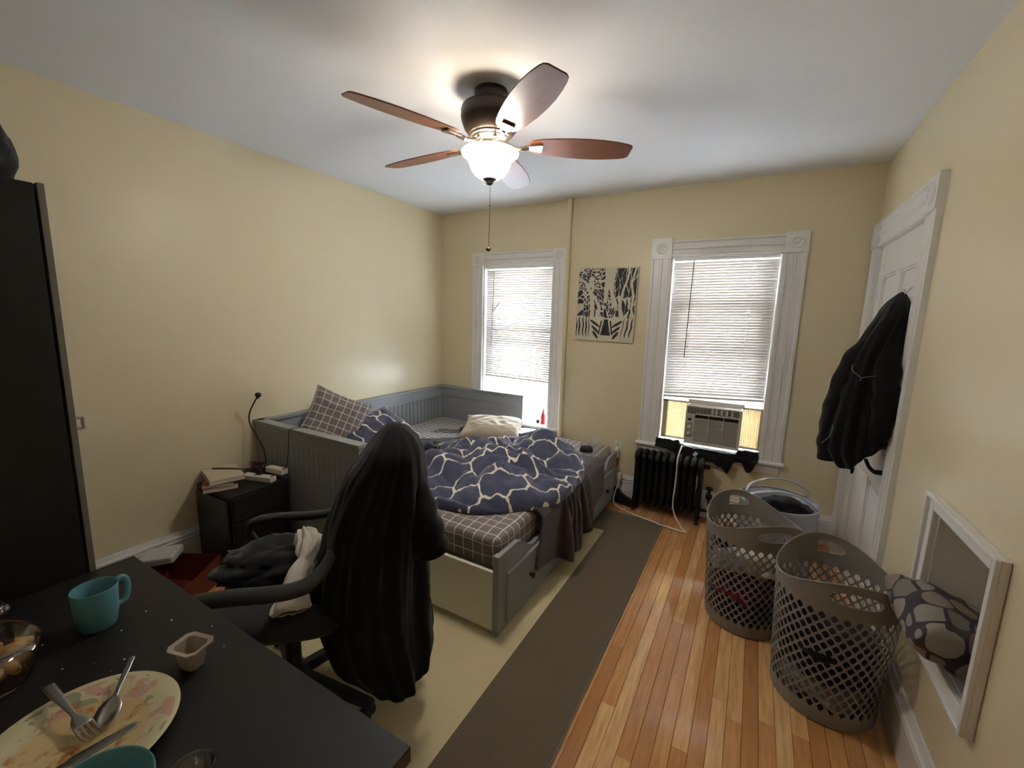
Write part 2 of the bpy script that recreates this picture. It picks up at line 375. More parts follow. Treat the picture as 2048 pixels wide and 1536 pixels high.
# ---------------------------------------------------------------- cloth solver (position based, plain numpy)
def cloth(P, ru, rv, collide, steps=80, iters=8, g=-9.8, dt=.016, bend=.25, pin=None, fric=.5, damp=.96, bst=3):
    P = P.copy(); V = np.zeros_like(P); n, m = P.shape[:2]; P0 = P.copy()
    w = np.ones((n, m, 1)); 
    if pin is not None: w[pin] = 0
    def con(ax, st, par, rest, k):
        L = P.shape[ax]; per = 2*st
        idx = np.array([i for i in range(L-st) if (i//st) % 2 == par])
        if len(idx) == 0: return
        if ax == 0: A = P[idx]; B = P[idx+st]; wa = w[idx]; wb = w[idx+st]
        else: A = P[:, idx]; B = P[:, idx+st]; wa = w[:, idx]; wb = w[:, idx+st]
        D = B-A; l = np.linalg.norm(D, axis=-1, keepdims=True)+1e-9; C = (l-rest)/l*D*k/np.maximum(wa+wb, 1e-6)
        if ax == 0: P[idx] = A+C*wa; P[idx+st] = B-C*wb
        else: P[:, idx] = A+C*wa; P[:, idx+st] = B-C*wb
    rd = math.hypot(ru, rv)
    def shear(s, par, k=.4):
        i = np.arange(par, n-1, 2)
        if s: A = P[i][:, :-1]; B = P[i+1][:, 1:]; 
        else: A = P[i][:, 1:]; B = P[i+1][:, :-1]
        D = B-A; l = np.linalg.norm(D, axis=-1, keepdims=True)+1e-9; C = (l-rd)/l*D*.5*k*.5
        if s: P[i, :-1] += C; P[i+1, 1:] -= C
        else: P[i, 1:] += C; P[i+1, :-1] -= C
    for s in range(steps):
        V *= damp; V[..., 2] += g*dt; Q = P.copy(); P += V*dt*w
        for it in range(iters):
            for par in (0, 1): con(0, 1, par, ru, .95); con(1, 1, par, rv, .95)
            for par in (0, 1): shear(0, par); shear(1, par)
            for par in (0, 1): con(0, bst, par, bst*ru, bend); con(1, bst, par, bst*rv, bend)
        P2 = collide(P.reshape(-1, 3).copy()).reshape(P.shape)
        hit = np.linalg.norm(P2-P, axis=-1, keepdims=True) > 1e-6
        P = P2; 
        if pin is not None: P[pin] = P0[pin]
        V = (P-Q)/dt; V = np.where(hit, V*(1-fric), V)
        sp = np.linalg.norm(V, axis=-1, keepdims=True); V *= np.minimum(1, 2.5/np.maximum(sp, 1e-6))
    return P
def grid_obj(name, P, mat, parent=None, uvs=(1, 1), solid=.006, sub=1, smooth=True, closed_u=False):
    n, m = P.shape[:2]; V = P.reshape(-1, 3)
    F = []
    for i in range(n if closed_u else n-1):
        k = (i+1) % n
        for j in range(m-1): F.append((i*m+j, k*m+j, k*m+j+1, i*m+j+1))
    uv = np.stack(np.meshgrid(np.linspace(0, uvs[0], n), np.linspace(0, uvs[1], m), indexing='ij'), -1).reshape(-1, 2)
    return mesh(name, V, F, mat, parent, smooth=smooth, uv=uv, solid=solid, sub=sub)
def crumple(name, c, r, mat, seed=0, amp=.25, freq=2.2, flat=-.6, parent=None, sub=4, rz=0):
    bm = bmesh.new(); bmesh.ops.create_icosphere(bm, subdivisions=sub, radius=1)
    cr, sr = math.cos(rz), math.sin(rz)
    for v in bm.verts:
        p = v.co.copy(); q = p*freq + Vector((seed*7.3, seed*3.1, seed*1.7))
        w = Vector((noise.noise(q*.7), noise.noise(q*.7+Vector((9, 0, 0))), 0))*.8
        d = 1 + amp*(noise.noise(q*.8)*1.1 + (ridge(*(q+w))-.5)*.9 + .35*(ridge(*(q*2.3+w))-.5))
        p = p*d; z = max(p.z, flat); x, y = p.x*r[0], p.y*r[1]
        v.co = (x*cr-y*sr+c[0], x*sr+y*cr+c[1], z*r[2]+c[2])
    me = bpy.data.meshes.new(name); bm.to_mesh(me); bm.free(); me.polygons.foreach_set('use_smooth', [True]*len(me.polygons)); me.materials.append(mat)
    o = bpy.data.objects.new(name, me); return link(o, parent)
def pillow(name, w, h, t, mat, M, parent=None, n=28, puff=1.0, seed=0, wr=.012, uv=True):
    """two inflated faces meeting in a seam, corners pulled out"""
    V = []; uvl = []
    def P(u, v, s):
        a, b = u*2-1, v*2-1
        pin = 1 - .10*(a*a)*(1-b*b)**0 * (1-abs(b))**1.0*0
        x = a*(1-.07*(1-b*b)*0)*w/2*(1-.06*(1-abs(a))*0); e = (1-a**4)*(1-b**4)
        x = a*w/2*(1-.10*(1-b*b)*abs(a)); y = b*h/2*(1-.10*(1-a*a)*abs(b))
        z = s*t/2*max(e, 0)**.45
        z += s*wr*(ridge(a*2.2+seed, b*2.2, s)-.5)*max(e, 0)**.5
        return (x, y, z)
    F = []
    for s in (1, -1):
        base = len(V)
        for i in range(n):
            for j in range(n):
                V.append(M @ Vector(P(i/(n-1), j/(n-1), s))); uvl.append((i/(n-1)*w, j/(n-1)*h))
        for i in range(n-1):
            for j in range(n-1):
                q = (base+i*n+j, base+(i+1)*n+j, base+(i+1)*n+j+1, base+i*n+j+1); F.append(q if s > 0 else q[::-1])
    return mesh(name, V, F, mat, parent, smooth=True, uv=uvl, sub=1, weld=.0004)

# ================================================================ THE SETTING
T = .20
def struct(o, label, cat): return tag(o, label, cat, kind='structure')
# floor: slab + oak strips laid along y
fl = box('floor', -T, RW+T, RN-T, T, -.12, -.012, MAT['gap']); struct(fl, 'oak strip floor of the bedroom, amber varnished boards', 'floor')
pw = .0572; x = 0.0; k = 0; plank_meshes = {}
rs = random.Random(3)
while x < RW-.005:
    x1 = min(x+pw, RW); y = RN - rs.random()*.9
    while y < 0:
        L = rs.choice((1.2, 1.5, 1.9, 1.7)) if x < 2.2 else rs.choice((.75, 1.0, 1.3, .9))
        y0, y1 = max(y, RN), min(y+L, 0.0)
        if y1-y0 > .05:
            key = (round(x1-x, 3), round(y1-y0, 2))
            if key not in plank_meshes:
                w, l = x1-x-.0012, y1-y0-.0012
                b = MB(); e = .0012; o_ = [(-w/2+e, 0), (w/2-e, 0), (w/2, -e), (w/2, -.014), (-w/2, -.014), (-w/2, -e)]
                b.prism(o_, -l/2, l/2, 'y'); plank_meshes[key] = b.build('plank', MAT['oak'], fl, smooth=False); o = plank_meshes[key]
            else:
                o = plank_meshes[key].copy(); COL.objects.link(o)
            o.name = 'plank'; o.location = ((x+x1)/2, (y0+y1)/2, rs.uniform(-.0003, .0003))
        y += L
    x += pw
ce = box('ceiling', -T, RW+T, RN-T, T, RH, RH+.1, MAT['ceiling']); struct(ce, 'plain off-white plaster ceiling above the whole room', 'ceiling')
wl = box('wall_left', -T, 0, RN-T, T, -.1, RH, MAT['wall']); struct(wl, 'cream painted wall behind the long back of the daybed', 'wall')
wn = box('wall_near', 0, RW, RN-T, RN, -.1, RH, MAT['wall']); struct(wn, 'cream painted wall behind the camera', 'wall')
# far wall with two window openings
b = MB()
xs = [0, W1[0], W1[1], W2[0], W2[1], RW]
for i in (0, 2, 4): b.box(xs[i], xs[i+1], 0, T, -.1, RH)
for w in (W1, W2): b.box(w[0], w[1], 0, T, -.1, w[2]); b.box(w[0], w[1], 0, T, w[3], RH)
wf = b.build('wall_far', MAT['wall'], smooth=False); struct(wf, 'cream painted wall holding the two windows', 'wall')
# right wall with door opening and niche
DY0, DY1, DZ = -1.045, -.150, 2.075
NY0, NY1, NZ0, NZ1 = -2.115, -1.690, .520, .945
b = MB()
b.box(RW, RW+T, DY1, T, -.1, RH); b.box(RW, RW+T, DY0, DY1, DZ, RH); b.box(RW, RW+T, NY1, DY0, -.1, RH)
b.box(RW, RW+T, NY0, NY1, -.1, NZ0); b.box(RW, RW+T, NY0, NY1, NZ1, RH); b.box(RW, RW+T, RN, NY0, -.1, RH)
wr = b.build('wall_right', MAT['wall'], smooth=False); struct(wr, 'cream painted wall with the white door and the framed niche', 'wall')

def baseboard(name, pts, label, M=None):
    """moulded skirting; extruded along local x, profile in (depth, z)"""
    prof = [(0, 0), (.020, 0), (.020, .150), (.024, .156), (.024, .166), (.018, .172), (.026, .180), (.026, .190), (.018, .196), (.014, .208), (.010, .220), (0, .220)]
    b = MB()
    for (a0, a1, org, ax, sgn) in pts:
        if ax == 'y': b.prism([(org+sgn*d, z) for d, z in prof], a0, a1, 'y')
        else: b.prism([(org+sgn*d, z) for d, z in prof], a0, a1, 'x')
    o = b.build(name, MAT['white'], smooth=False); struct(o, label, 'baseboard'); return o
baseboard('baseboard_left', [(RN, -.005, .001, 'y', 1)], 'white moulded baseboard along the left wall beside the nightstand')
b_ = MB()
prof = [(0, 0), (.020, 0), (.020, .150), (.024, .156), (.024, .166), (.018, .172), (.026, .180), (.026, .190), (.018, .196), (.014, .208), (.010, .220), (0, .220)]
b_.prism([(-.001-d, z) for d, z in prof], .03, RW-.005, 'x')
o = b_.build('baseboard_far', MAT['white'], smooth=False); struct(o, 'white moulded baseboard behind the radiator under the windows', 'baseboard')
baseboard('baseboard_right', [(RN, -1.185, RW-.001, 'y', -1)], 'white moulded baseboard below the framed niche')

# ---- windows
def rosette(b, x, z, s, d0):
    b.box(x-s/2, x+s/2, -d0-.006, 0, z-s/2, z+s/2)
    M = Matrix.Translation((x, -d0-.006, z)) @ Matrix.Rotation(PI/2, 4, 'X')
    b.lathe([(.0, .006), (.012, .006), (.014, .002), (.026, .002), (.028, .009), (.040, .009), (.043, .0)], M, 28, cap=False)
def make_window(idx, W_, ox0, ox1, zt, sash_z, label):
    x0, x1, z0, z1 = W_
    root = empty('window_%d' % idx, ((x0+x1)/2, 0, z0)); struct(root, label, 'window')
    inv = Matrix.Translation((-(x0+x1)/2, 0, -z0))
    def bd(b, n, m, par=root, bevel=0, **k):
        for v in b.V: v.x -= (x0+x1)/2; v.z -= z0
        return b.build(n, m, par, bevel, smooth=k.get('smooth'))
    hs = zt-z1
    for a0, a1, nm in ((ox0, x0, 'side_casing'), (x1, ox1, 'side_casing')):
        b = MB(); w = a1-a0
        o_ = [(a0, 0), (a0, -.022), (a0+.018, -.022), (a0+.022, -.014), (a0+w*.42, -.014), (a0+w*.45, -.020), (a0+w*.55, -.020), (a0+w*.58, -.014), (a1-.022, -.014), (a1-.018, -.022), (a1, -.022), (a1, 0)]
        b.prism(o_, z0-.002, z1, 'z'); bd(b, nm, MAT['white'], smooth=False)
    b = MB(); o_ = [(0, z1), (-.020, z1), (-.020, z1+.016), (-.013, z1+.020), (-.013, z1+hs*.40), (-.021, z1+hs*.46), (-.021, z1+hs*.56), (-.013, z1+hs*.62), (-.013, zt-.020), (-.022, zt-.014), (-.022, zt), (0, zt)]
    b.prism(o_, x0, x1, 'x'); bd(b, 'head_casing', MAT['white'], smooth=False)
    for xc, w in (((ox0+x0)/2, x0-ox0), ((x1+ox1)/2, ox1-x1)):
        b = MB(); rosette(b, xc, z1+hs/2+.002, max(w, hs)*1.03, .022); bd(b, 'corner_block', MAT['white'])
    b = MB(); o_ = [(.06, z0-.002), (-.045, z0-.002), (-.052, z0-.010), (-.052, z0-.022), (-.045, z0-.028), (.0, z0-.028), (0, z0-.028)]
    b.prism([(y_, z_) for y_, z_ in o_[:-1]], ox0-.018, ox1+.018, 'x'); bd(b, 'stool', MAT['white'], smooth=False)
    b = MB(); o_ = [(0, z0-.030), (-.024, z0-.030), (-.026, z0-.046), (-.017, z0-.052), (-.019, z0-.070), (-.012, z0-.078), (-.012, z0-.100), (0, z0-.104)]
    b.prism(o_, ox0+.01, ox1-.01, 'x'); bd(b, 'apron', MAT['white'], smooth=False)
    b = MB(); b.box(x0, x0+.012, .0, T, z0, z1); b.box(x1-.012, x1, .0, T, z0, z1); b.box(x0, x1, 0, T, z1-.012, z1); b.box(x0, x1, .06, T, z0-.02, z0+.006)
    b.box(x0+.012, x0+.028, .055, .075, z0, z1); b.box(x1-.028, x1-.012, .055, .075, z0, z1)
    bd(b, 'jamb', MAT['white'], smooth=False)
    def sash(n, y, za, zb):
        b = MB(); f = .042; xa, xb = x0+.014, x1-.014
        b.box(xa, xa+f, y, y+.03, za, zb); b.box(xb-f, xb, y, y+.03, za, zb); b.box(xa+f, xb-f, y, y+.03, za, za+.055); b.box(xa+f, xb-f, y, y+.03, zb-.04, zb)
        s = bd(b, n, MAT['white'], bevel=.002, smooth=False)
        g = MB().box(xa+f, xb-f, y+.013, y+.016, za+.055, zb-.04); bd(g, 'pane', MAT['glass'], s, smooth=False)
    zm = (z0+z1)/2
    sash('lower_sash', .082, sash_z, sash_z+(zm-z0)+.02); sash('upper_sash', .118, zm, z1-.012)
    return root
make_window(1, W1, .417, 1.4275, 2.206, .690, 'white cased window above the end of the daybed, lower sash raised')
make_window(2, W2, 2.185, 3.238, 2.212, .950, 'white cased window with the air conditioner, above the radiator')

# ---- door in the right wall
dr = empty('door_1', (RW, (DY0+DY1)/2, 0)); struct(dr, 'white four-panel door in the right wall with a dark lever', 'door')
def dloc(b):
    for v in b.V: v.x -= RW; v.y -= (DY0+DY1)/2
    return b
lx = RW+.006                                        # room-side face of the leaf
ya, yb = DY0+.004, DY1-.004; st = .115; mid = (ya+yb)/2
b = MB(); 
b.box(lx, lx+.038, ya, ya+st, .008, DZ-.006); b.box(lx, lx+.038, yb-st, yb, .008, DZ-.006); b.box(lx, lx+.037, mid-.05, mid+.05, .21, .74); b.box(lx, lx+.037, mid-.05, mid+.05, .93, DZ-.19)
for z0, z1 in ((.008, .21), (.74, .93), (DZ-.19, DZ-.006)): b.box(lx+.0004, lx+.0376, ya+st, yb-st, z0, z1)
leaf = dloc(b).build('leaf', MAT['white'], dr, .003, smooth=False)
for (y0, y1) in ((ya+st, mid-.05), (mid+.05, yb-st)):
    for (z0, z1) in ((.21, .74), (.93, DZ-.19)):
        b = MB(); b.box(lx+.016, lx+.026, y0, y1, z0, z1); b.box(lx+.008, lx+.018, y0+.035, y1-.035, z0+.035, z1-.035)
        f = .012; 
        for q in ((y0, y0+f, z0, z1), (y1-f, y1, z0, z1)): b.box(lx+.006, lx+.02, *q)
        for q in ((z0, z0+f), (z1-f, z1)): b.box(lx+.006, lx+.02, y0+f, y1-f, *q)
        dloc(b).build('door_panel', MAT['white'], dr, .003, smooth=False)
CY0, CY1, CZ = -1.178, -.012, 2.226
for y0, y1 in ((CY0, DY0), (DY1, CY1)):
    b = MB(); w = y1-y0
    o_ = [(0, 0), (-.024, 0), (-.024, .018), (-.015, .024), (-.015, w*.42), (-.022, w*.46), (-.022, w*.54), (-.015, w*.58), (-.015, w-.024), (-.024, w-.018), (-.024, w), (0, w)]
    b.prism([(RW+a, y0+c) for a, c in o_], 0, DZ, 'z'); dloc(b).build('side_casing', MAT['white'], dr, smooth=False)
    b = MB(); b.box(RW-.032, RW, y0-.004, y1+.004, DZ, CZ); M = Matrix.Translation((RW-.032, (y0+y1)/2, (DZ+CZ)/2)) @ Matrix.Rotation(-PI/2, 4, 'Y')
    b.lathe([(0, .006), (.014, .006), (.016, .002), (.030, .002), (.032, .009), (.044, .009), (.048, 0)], M, 28, cap=False); dloc(b).build('corner_block', MAT['white'], dr)
b = MB(); hs = CZ-DZ; o_ = [(0, 0), (-.022, 0), (-.022, .016), (-.014, .022), (-.014, hs*.40), (-.026, hs*.48), (-.026, hs*.60), (-.014, hs*.66), (-.014, hs-.024), (-.026, hs-.016), (-.026, hs), (0, hs)]
V = [(RW+a, DY0+.004, DZ+c) for a, c in o_]
b.prism([(RW+a, DZ+c) for a, c in o_], DY0+.004, DY1-.004, 'y'); dloc(b).build('head_casing', MAT['white'], dr, smooth=False)
b = MB(); b.box(RW+.001, RW+T, DY0-.001, DY0+.004, 0, DZ); b.box(RW+.001, RW+T, DY1-.004, DY1+.001, 0, DZ); b.box(RW+.001, RW+T, DY0, DY1, DZ-.005, DZ+.001); b.box(RW+.07, RW+.09, DY0, DY1, 0, DZ); dloc(b).build('jamb', MAT['white'], dr, smooth=False)
for z in (1.79, .28):
    b = MB(); b.box(lx-.003, lx, DY1-.045, DY1-.004, z-.045, z+.045); b.tube([(lx-.004, DY1-.006, z-.05), (lx-.004, DY1-.006, z+.05)], .006); dloc(b).build('hinge', MAT['white'], dr)
b = MB(); hy, hz = DY0+.062, .86
b.lathe([(0, .0), (.027, .0), (.027, .006), (.014, .012), (.011, .050), (.0, .05)], Matrix.Translation((lx, hy, hz)) @ Matrix.Rotation(-PI/2, 4, 'Y'), 20)
b.tube(spline([(lx-.045, hy-.006, hz), (lx-.052, hy+.03, hz), (lx-.056, hy+.08, hz+.004), (lx-.062, hy+.125, hz+.026)], 6), [.010]*12+[.009]*7, 10)
dloc(b).build('door_handle', MAT['black_plastic'], dr, label=None) if False else dloc(b).build('door_handle', MAT['black_plastic'], dr)
b = MB(); b.box(RW+.03, RW+.0305, DY0-.02, DY0, .8, .92)

# ---- framed niche in the right wall
nr = empty('wall_niche', (RW, (NY0+NY1)/2, NZ0)); tag(nr, 'white framed square recess in the right wall beside the door', 'niche', kind='structure')
def nloc(b):
    for v in b.V: v.x -= RW; v.y -= (NY0+NY1)/2; v.z -= NZ0
    return b
b = MB(); D = .17
b.box(RW+D, RW+D+.01, NY0, NY1, NZ0, NZ1); nloc(b).build('niche_back', MAT['wall'], nr, smooth=False)
b = MB(); b.box(RW, RW+D, NY0, NY0+.006, NZ0, NZ1); b.box(RW, RW+D, NY1-.006, NY1, NZ0, NZ1); b.box(RW, RW+D, NY0, NY1, NZ1-.006, NZ1); b.box(RW, RW+D, NY0, NY1, NZ0, NZ0+.006)
nloc(b).build('niche_lining', MAT['white'], nr, smooth=False)
def frame_piece(y0, y1, z0, z1):
    b = MB(); b.box(RW-.020, RW, y0, y1, z0, z1); 
    return b
f = .052
for (y0, y1, z0, z1) in ((NY0-f, NY0, NZ0-f, NZ1+f), (NY1, NY1+f, NZ0-f, NZ1+f), (NY0, NY1, NZ1, NZ1+f), (NY0, NY1, NZ0-f, NZ0)):
    b = frame_piece(y0, y1, z0, z1)
    if y1-y0 < .1:
        yo = (y0, y0+.014) if y0 < NY0 else (y1-.014, y1); b.box(RW-.032, RW-.019, *yo, z0, z1)
    else:
        zo = (z1-.014, z1) if z0 > NZ0 else (z0, z0+.014); b.box(RW-.032, RW-.019, y0-.04, y1+.04, *zo)
    nloc(b).build('niche_frame', MAT['white'], nr, .003, smooth=False)
# ---- riser pipe
b = MB(); b.tube([(1.462, -.05, .20), (1.462, -.05, RH-.012)], .021, 16, cap=True); b.lathe([(.021, 0), (.036, .003), (.042, .012)], Matrix.Translation((1.462, -.05, RH-.013)), 24)
b.lathe([(.027, 0), (.027, .05)], Matrix.Translation((1.462, -.05, .50)), 20)
b.tube([(1.462, -.05, .225), (1.462, -.05, 0.0)], .021, 16)
o = b.build('riser_pipe', MAT['wall']); tag(o, 'cream painted heating pipe rising to the ceiling between the windows', 'pipe')

# ================================================================ OUTSIDE
o = box('street_ground', -14, 18, 1.2, 40, -3.6, -3.5, MAT['ground']); struct(o, 'pale street ground seen under the left blind', 'ground')
hs_ = empty('neighbour_house', (4, 9.5, -3.5)); tag(hs_, 'tan sided house across the street behind the blinds', 'building')
box('house_wall', -9, 2, 0, 4, 2.6, 7.5, MAT['siding'], hs_); b = MB(); b.prism([(-.4, 7.5), (4.4, 7.5), (2, 9.0)], -9.2, 2.2, 'x'); b.build('roof', MAT['dark_grey_cloth'], hs_, smooth=False)
for wx in (-7, -4.5, -2, .5): box('window', wx-.5, wx+.5, -.05, .02, 4.2, 5.8, MAT['white'], hs_, .02)
cr_o = empty('parked_car', (-3.4, 9.0, -3.5), .1); tag(cr_o, 'pale blue parked car glimpsed through the gap under the left blind', 'car')
b = MB(); b.prism([(-2.1, .35), (2.1, .35), (2.15, .75), (1.3, .95), (.7, 1.4), (-.9, 1.42), (-1.5, 1.0), (-2.15, .9)], -.85, .85, 'y'); b.build('car_body', MAT['far_car'], cr_o, .06, smooth=False)
for wx in (-1.3, 1.3):
    for wy in (-.86, .86): b = MB(); b.lathe([(0, -.1), (.32, -.1), (.33, 0), (.32, .1), (0, .1)], Matrix.Translation((wx, wy, .33)) @ Matrix.Rotation(PI/2, 4, 'X'), 24); b.build('wheel', MAT['black_plastic'], cr_o)

# ================================================================ CEILING FAN
FX, FY = 1.795, -1.845
fan = empty('ceiling_fan', (FX, FY, RH), 0, 'five-blade dark wood ceiling fan with a lit frosted bowl', 'ceiling fan')
Z = lambda z: z-RH
b = MB(); b.lathe([(.0, Z(RH-.001)), (.076, Z(RH-.001)), (.078, Z(2.60)), (.072, Z(2.585)), (.068, Z(2.572)), (.070, Z(2.55)), (.0, Z(2.55))], None, 40); b.build('canopy', MAT['bronze'], fan)
b = MB(); b.lathe([(0, Z(2.562)), (.07, Z(2.562)), (.118, Z(2.556)), (.136, Z(2.546)), (.141, Z(2.530)), (.139, Z(2.515)), (.141, Z(2.508)), (.136, Z(2.485)), (.124, Z(2.455)), (.106, Z(2.432)), (.10, Z(2.428)), (0, Z(2.428))], None, 48); b.build('motor_housing', MAT['bronze'], fan)
b = MB(); b.lathe([(0, Z(2.43)), (.094, Z(2.43)), (.097, Z(2.424)), (.090, Z(2.419)), (.086, Z(2.419)), (.086, Z(2.413)), (.080, Z(2.408)), (.068, Z(2.404)), (.060, Z(2.402)), (.060, Z(2.375)), (.072, Z(2.368)), (.074, Z(2.356)), (.066, Z(2.35)), (0, Z(2.35))], None, 40); b.build('light_fitter', MAT['nickel'], fan)
for k in range(3):
    b = MB(); a = 2*PI*k/3+.6; b.lathe([(0, .012), (.006, .01), (.008, 0), (.006, -.01), (0, -.012)], Matrix.Translation((.078*math.cos(a), .078*math.sin(a), Z(2.362))), 12); b.build('thumb_screw', MAT['nickel'], fan)
PH = 4.3577
def blade_parts():
    b = MB(); out = []
    prof = [(.185, .030), (.20, .045), (.24, .058), (.30, .067), (.38, .075), (.46, .078), (.53, .076), (.60, .068), (.65, .058), (.672, .050), (.682, .036)]
    o_ = [(r, w) for r, w in prof] + [(r, -w) for r, w in prof[::-1]]
    b.prism(o_, -.003, .003, 'z'); return b
for k in range(5):
    a = PH+k*2*PI/5
    R_ = Matrix.Rotation(a, 4, 'Z') @ Matrix.Translation((0, 0, Z(2.392))) @ Matrix.Rotation(math.radians(-12), 4, 'X')
    bl = blade_parts(); o = bl.build('blade', MAT['blade'], fan, .002, smooth=False); o.matrix_local = R_
    b = MB(); R2 = Matrix.Rotation(a, 4, 'Z')
    pts = spline([(.060, 0, Z(2.400)), (.095, 0, Z(2.386)), (.14, 0, Z(2.378)), (.185, 0, Z(2.384))], 5)
    b.tube(pts, [.011]*6+[.009]*5+[.011]*5, 10, cap=True)
    Rb = Matrix.Translation((0, 0, Z(2.392))) @ Matrix.Rotation(math.radians(-12), 4, 'X')
    b.prism([(.165, .012), (.20, .020), (.245, .030), (.252, .026), (.252, -.026), (.245, -.030), (.20, -.020), (.165, -.012)], -.0125, -.0035, 'z', Rb)
    o = b.build('blade_arm', MAT['nickel'], fan, .0015, smooth=False); o.matrix_local = R2
b = MB(); b.lathe([(.128, Z(2.352)), (.124, Z(2.340)), (.112, Z(2.328)), (.104, Z(2.318)), (.098, Z(2.300)), (.090, Z(2.278)), (.074, Z(2.255)), (.052, Z(2.240)), (.028, Z(2.232)), (0, Z(2.230))], None, 48, cap=False)
b.build('glass_bowl', MAT['bowl'], fan)
b = MB(); b.lathe([(.126, Z(2.3525)), (.134, Z(2.356)), (.138, Z(2.351)), (.136, Z(2.344)), (.127, Z(2.338)), (.1245, Z(2.341)), (.1285, Z(2.352)), (.126, Z(2.3525))], None, 48, cap=False)
b.build('bowl_rim', MAT['bowl_rim'], fan)
b = MB(); b.lathe([(0, Z(2.238)), (.034, Z(2.238)), (.035, Z(2.234)), (.026, Z(2.228)), (.016, Z(2.222)), (.017, Z(2.216)), (.012, Z(2.209)), (0, Z(2.207))], None, 24); b.build('finial', MAT['bronze'], fan)
b = MB(); b.tube([(.004, 0, Z(2.21)), (.003, 0, Z(2.05)), (0, 0, Z(1.92))], .0013, 6); b.tube(spline([(-.030, -.012, Z(2.246)), (-.034, -.014, Z(2.222)), (-.026, -.012, Z(2.204)), (-.014, -.006, Z(2.214))], 6), .0016, 6)
b.lathe([(0, .006), (.003, .005), (.0035, 0), (.003, -.005), (0, -.006)], Matrix.Translation((.003, 0, Z(2.115))), 10)
ch = b.build('pull_chain', MAT['chain'], fan)
b = MB(); b.lathe([(0, .011), (.006, .009), (.013, .002), (.013, -.003), (.006, -.009), (0, -.011)], Matrix.Translation((0, 0, Z(1.909))), 20); b.build('pull_knob', MAT['bronze'], ch)
for k in range(2):
    l = bpy.data.lights.new('bulb', 'POINT'); l.energy = 1.1; l.color = (1.0, .94, .86); l.shadow_soft_size = .05
    o = bpy.data.objects.new('bulb', l); COL.objects.link(o); o.location = (FX+(-.05, .05)[k], FY, 2.325)

# ================================================================ DAYBED (pulled out)
BX, BL, BH, ZF = 1.055, -2.05, .83, .008
bed = empty('daybed', (0, 0, 0), 0, 'grey daybed pulled out to double width in the corner', 'bed')
G = MAT['grey_bed']
def panel_frame(b, x0, x1, z0, z1, y0, y1):       # frame in x-z plane
    pass
# long back along left wall
b = MB(); b.box(.012, .020, BL+.05, -.04, .10, .80); b.build('back_board', G, bed, smooth=False)
xb = .030
b = MB(); b.box(xb-.018, xb+.012, BL+.045, -.045, .715, .806); b.box(xb-.018, xb+.012, BL+.045, -.045, .10, .30); b.box(xb-.018, xb+.012, BL+.045, BL+.11, .30, .715); b.box(xb-.018, xb+.012, -.11, -.045, .30, .715)
b.box(xb+.010, xb+.018, BL+.045, -.045, .708, .720); b.build('back_frame', G, bed, .003, smooth=False)
b = MB(); b.box(.004, .060, BL, 0, .806, BH); b.build('back_cap', G, bed, .004, smooth=False)
n = 34; wy = (-.11-(BL+.11))/n
for i in range(n):
    y0 = BL+.11+i*wy; o = box('beadboard', .016, .034, y0+.003, y0+wy-.003, .30, .715, G, bed, .003)
# arms
def arm(y0, y1, ex, nm, side):
    b = MB(); b.box(.012, ex, y0+.010, y1-.010, .05, .79); b.build(nm+'_panel', G, bed, smooth=False)
    b = MB(); z0, z1 = .72, .806
    for (xa, xb_, za, zb) in ((.012, ex, .715, .806), (.012, ex, .06, .22), (.012, .085, .22, .715), (ex-.075, ex, .22, .715)):
        b.box(xa, xb_, y0+.002, y1-.002, za, zb)
    b.build(nm+'_frame', G, bed, .003, smooth=False)
    b = MB(); b.box(.0, ex+.014, y0-.012, y1+.012, .806, BH); b.build(nm+'_cap', G, bed, .004, smooth=False)
    b = MB(); b.box(ex-.03, ex+.004, y0-.004, y1+.004, 0+ZF, .806); b.build(nm+'_post', G, bed, .004, smooth=False)
    nb = 18; w = (ex-.075-.085)/nb
    ys = (y0+.005, y0+.012) if side < 0 else (y1-.012, y1-.005)
    for i in range(nb): box('beadboard', .085+i*w+.0016, .085+(i+1)*w-.0016, ys[0], ys[1], .22, .715, G, bed, .002)
arm(BL, BL+.045, BX+.005, 'near_arm', -1)
arm(-.052, -.012, BX, 'far_arm', 1)
# pulled-out front with curved end shoulders and two drawers
FXo = 2.022
def shoulder(y):                                   # top height of the front rail along y
    d = min(abs(y-BL), abs(y+.06)); t = min(max((d-.18)/.20, 0), 1); t = t*t*(3-2*t); return .435-.10*t
ys = np.linspace(BL, -.06, 60); out = [(y, shoulder(y)) for y in ys] + [(-.06, ZF), (BL, ZF)]
b = MB(); b.prism(out, FXo-.030, FXo-.004, 'x'); b.build('front_rail', G, bed, .003, smooth=False)
for ya_, yb_ in ((BL-.002, BL+.035), (-.095, -.055)): box('front_post', FXo-.036, FXo-.002, ya_, yb_, ZF, .437, G, bed, .004)
for (y0, y1) in ((BL+.075, -1.075), (-1.045, -.135)):
    d = box('drawer', FXo-.010, FXo+.012, y0, y1, .045, .318, G, bed, .007)
    for yy in (y0+.24, y1-.24):
        b = MB(); b.lathe([(0, 0), (.007, 0), (.006, .010), (.015, .016), (.017, .022), (.012, .028), (0, .029)], Matrix.Translation((FXo+.012, yy, .185)) @ Matrix.Rotation(PI/2, 4, 'Y'), 20); k_ = b.build('knob', MAT['bronze'], d)
o = box('end_board', BX+.03, FXo-.032, BL+.004, BL+.024, .03, .345, MAT['white_board'], bed, .003); tag(o, 'cream white end board')
box('end_board', BX+.03, FXo-.032, -.09, -.07, .03, .345, MAT['white_board'], bed, .003)
b = MB(); b.box(.05, 1.99, BL+.05, -.09, .27, .30)
for yy in np.linspace(BL+.15, -.2, 12): b.box(.05, 1.99, yy-.03, yy+.03, .30, .312)
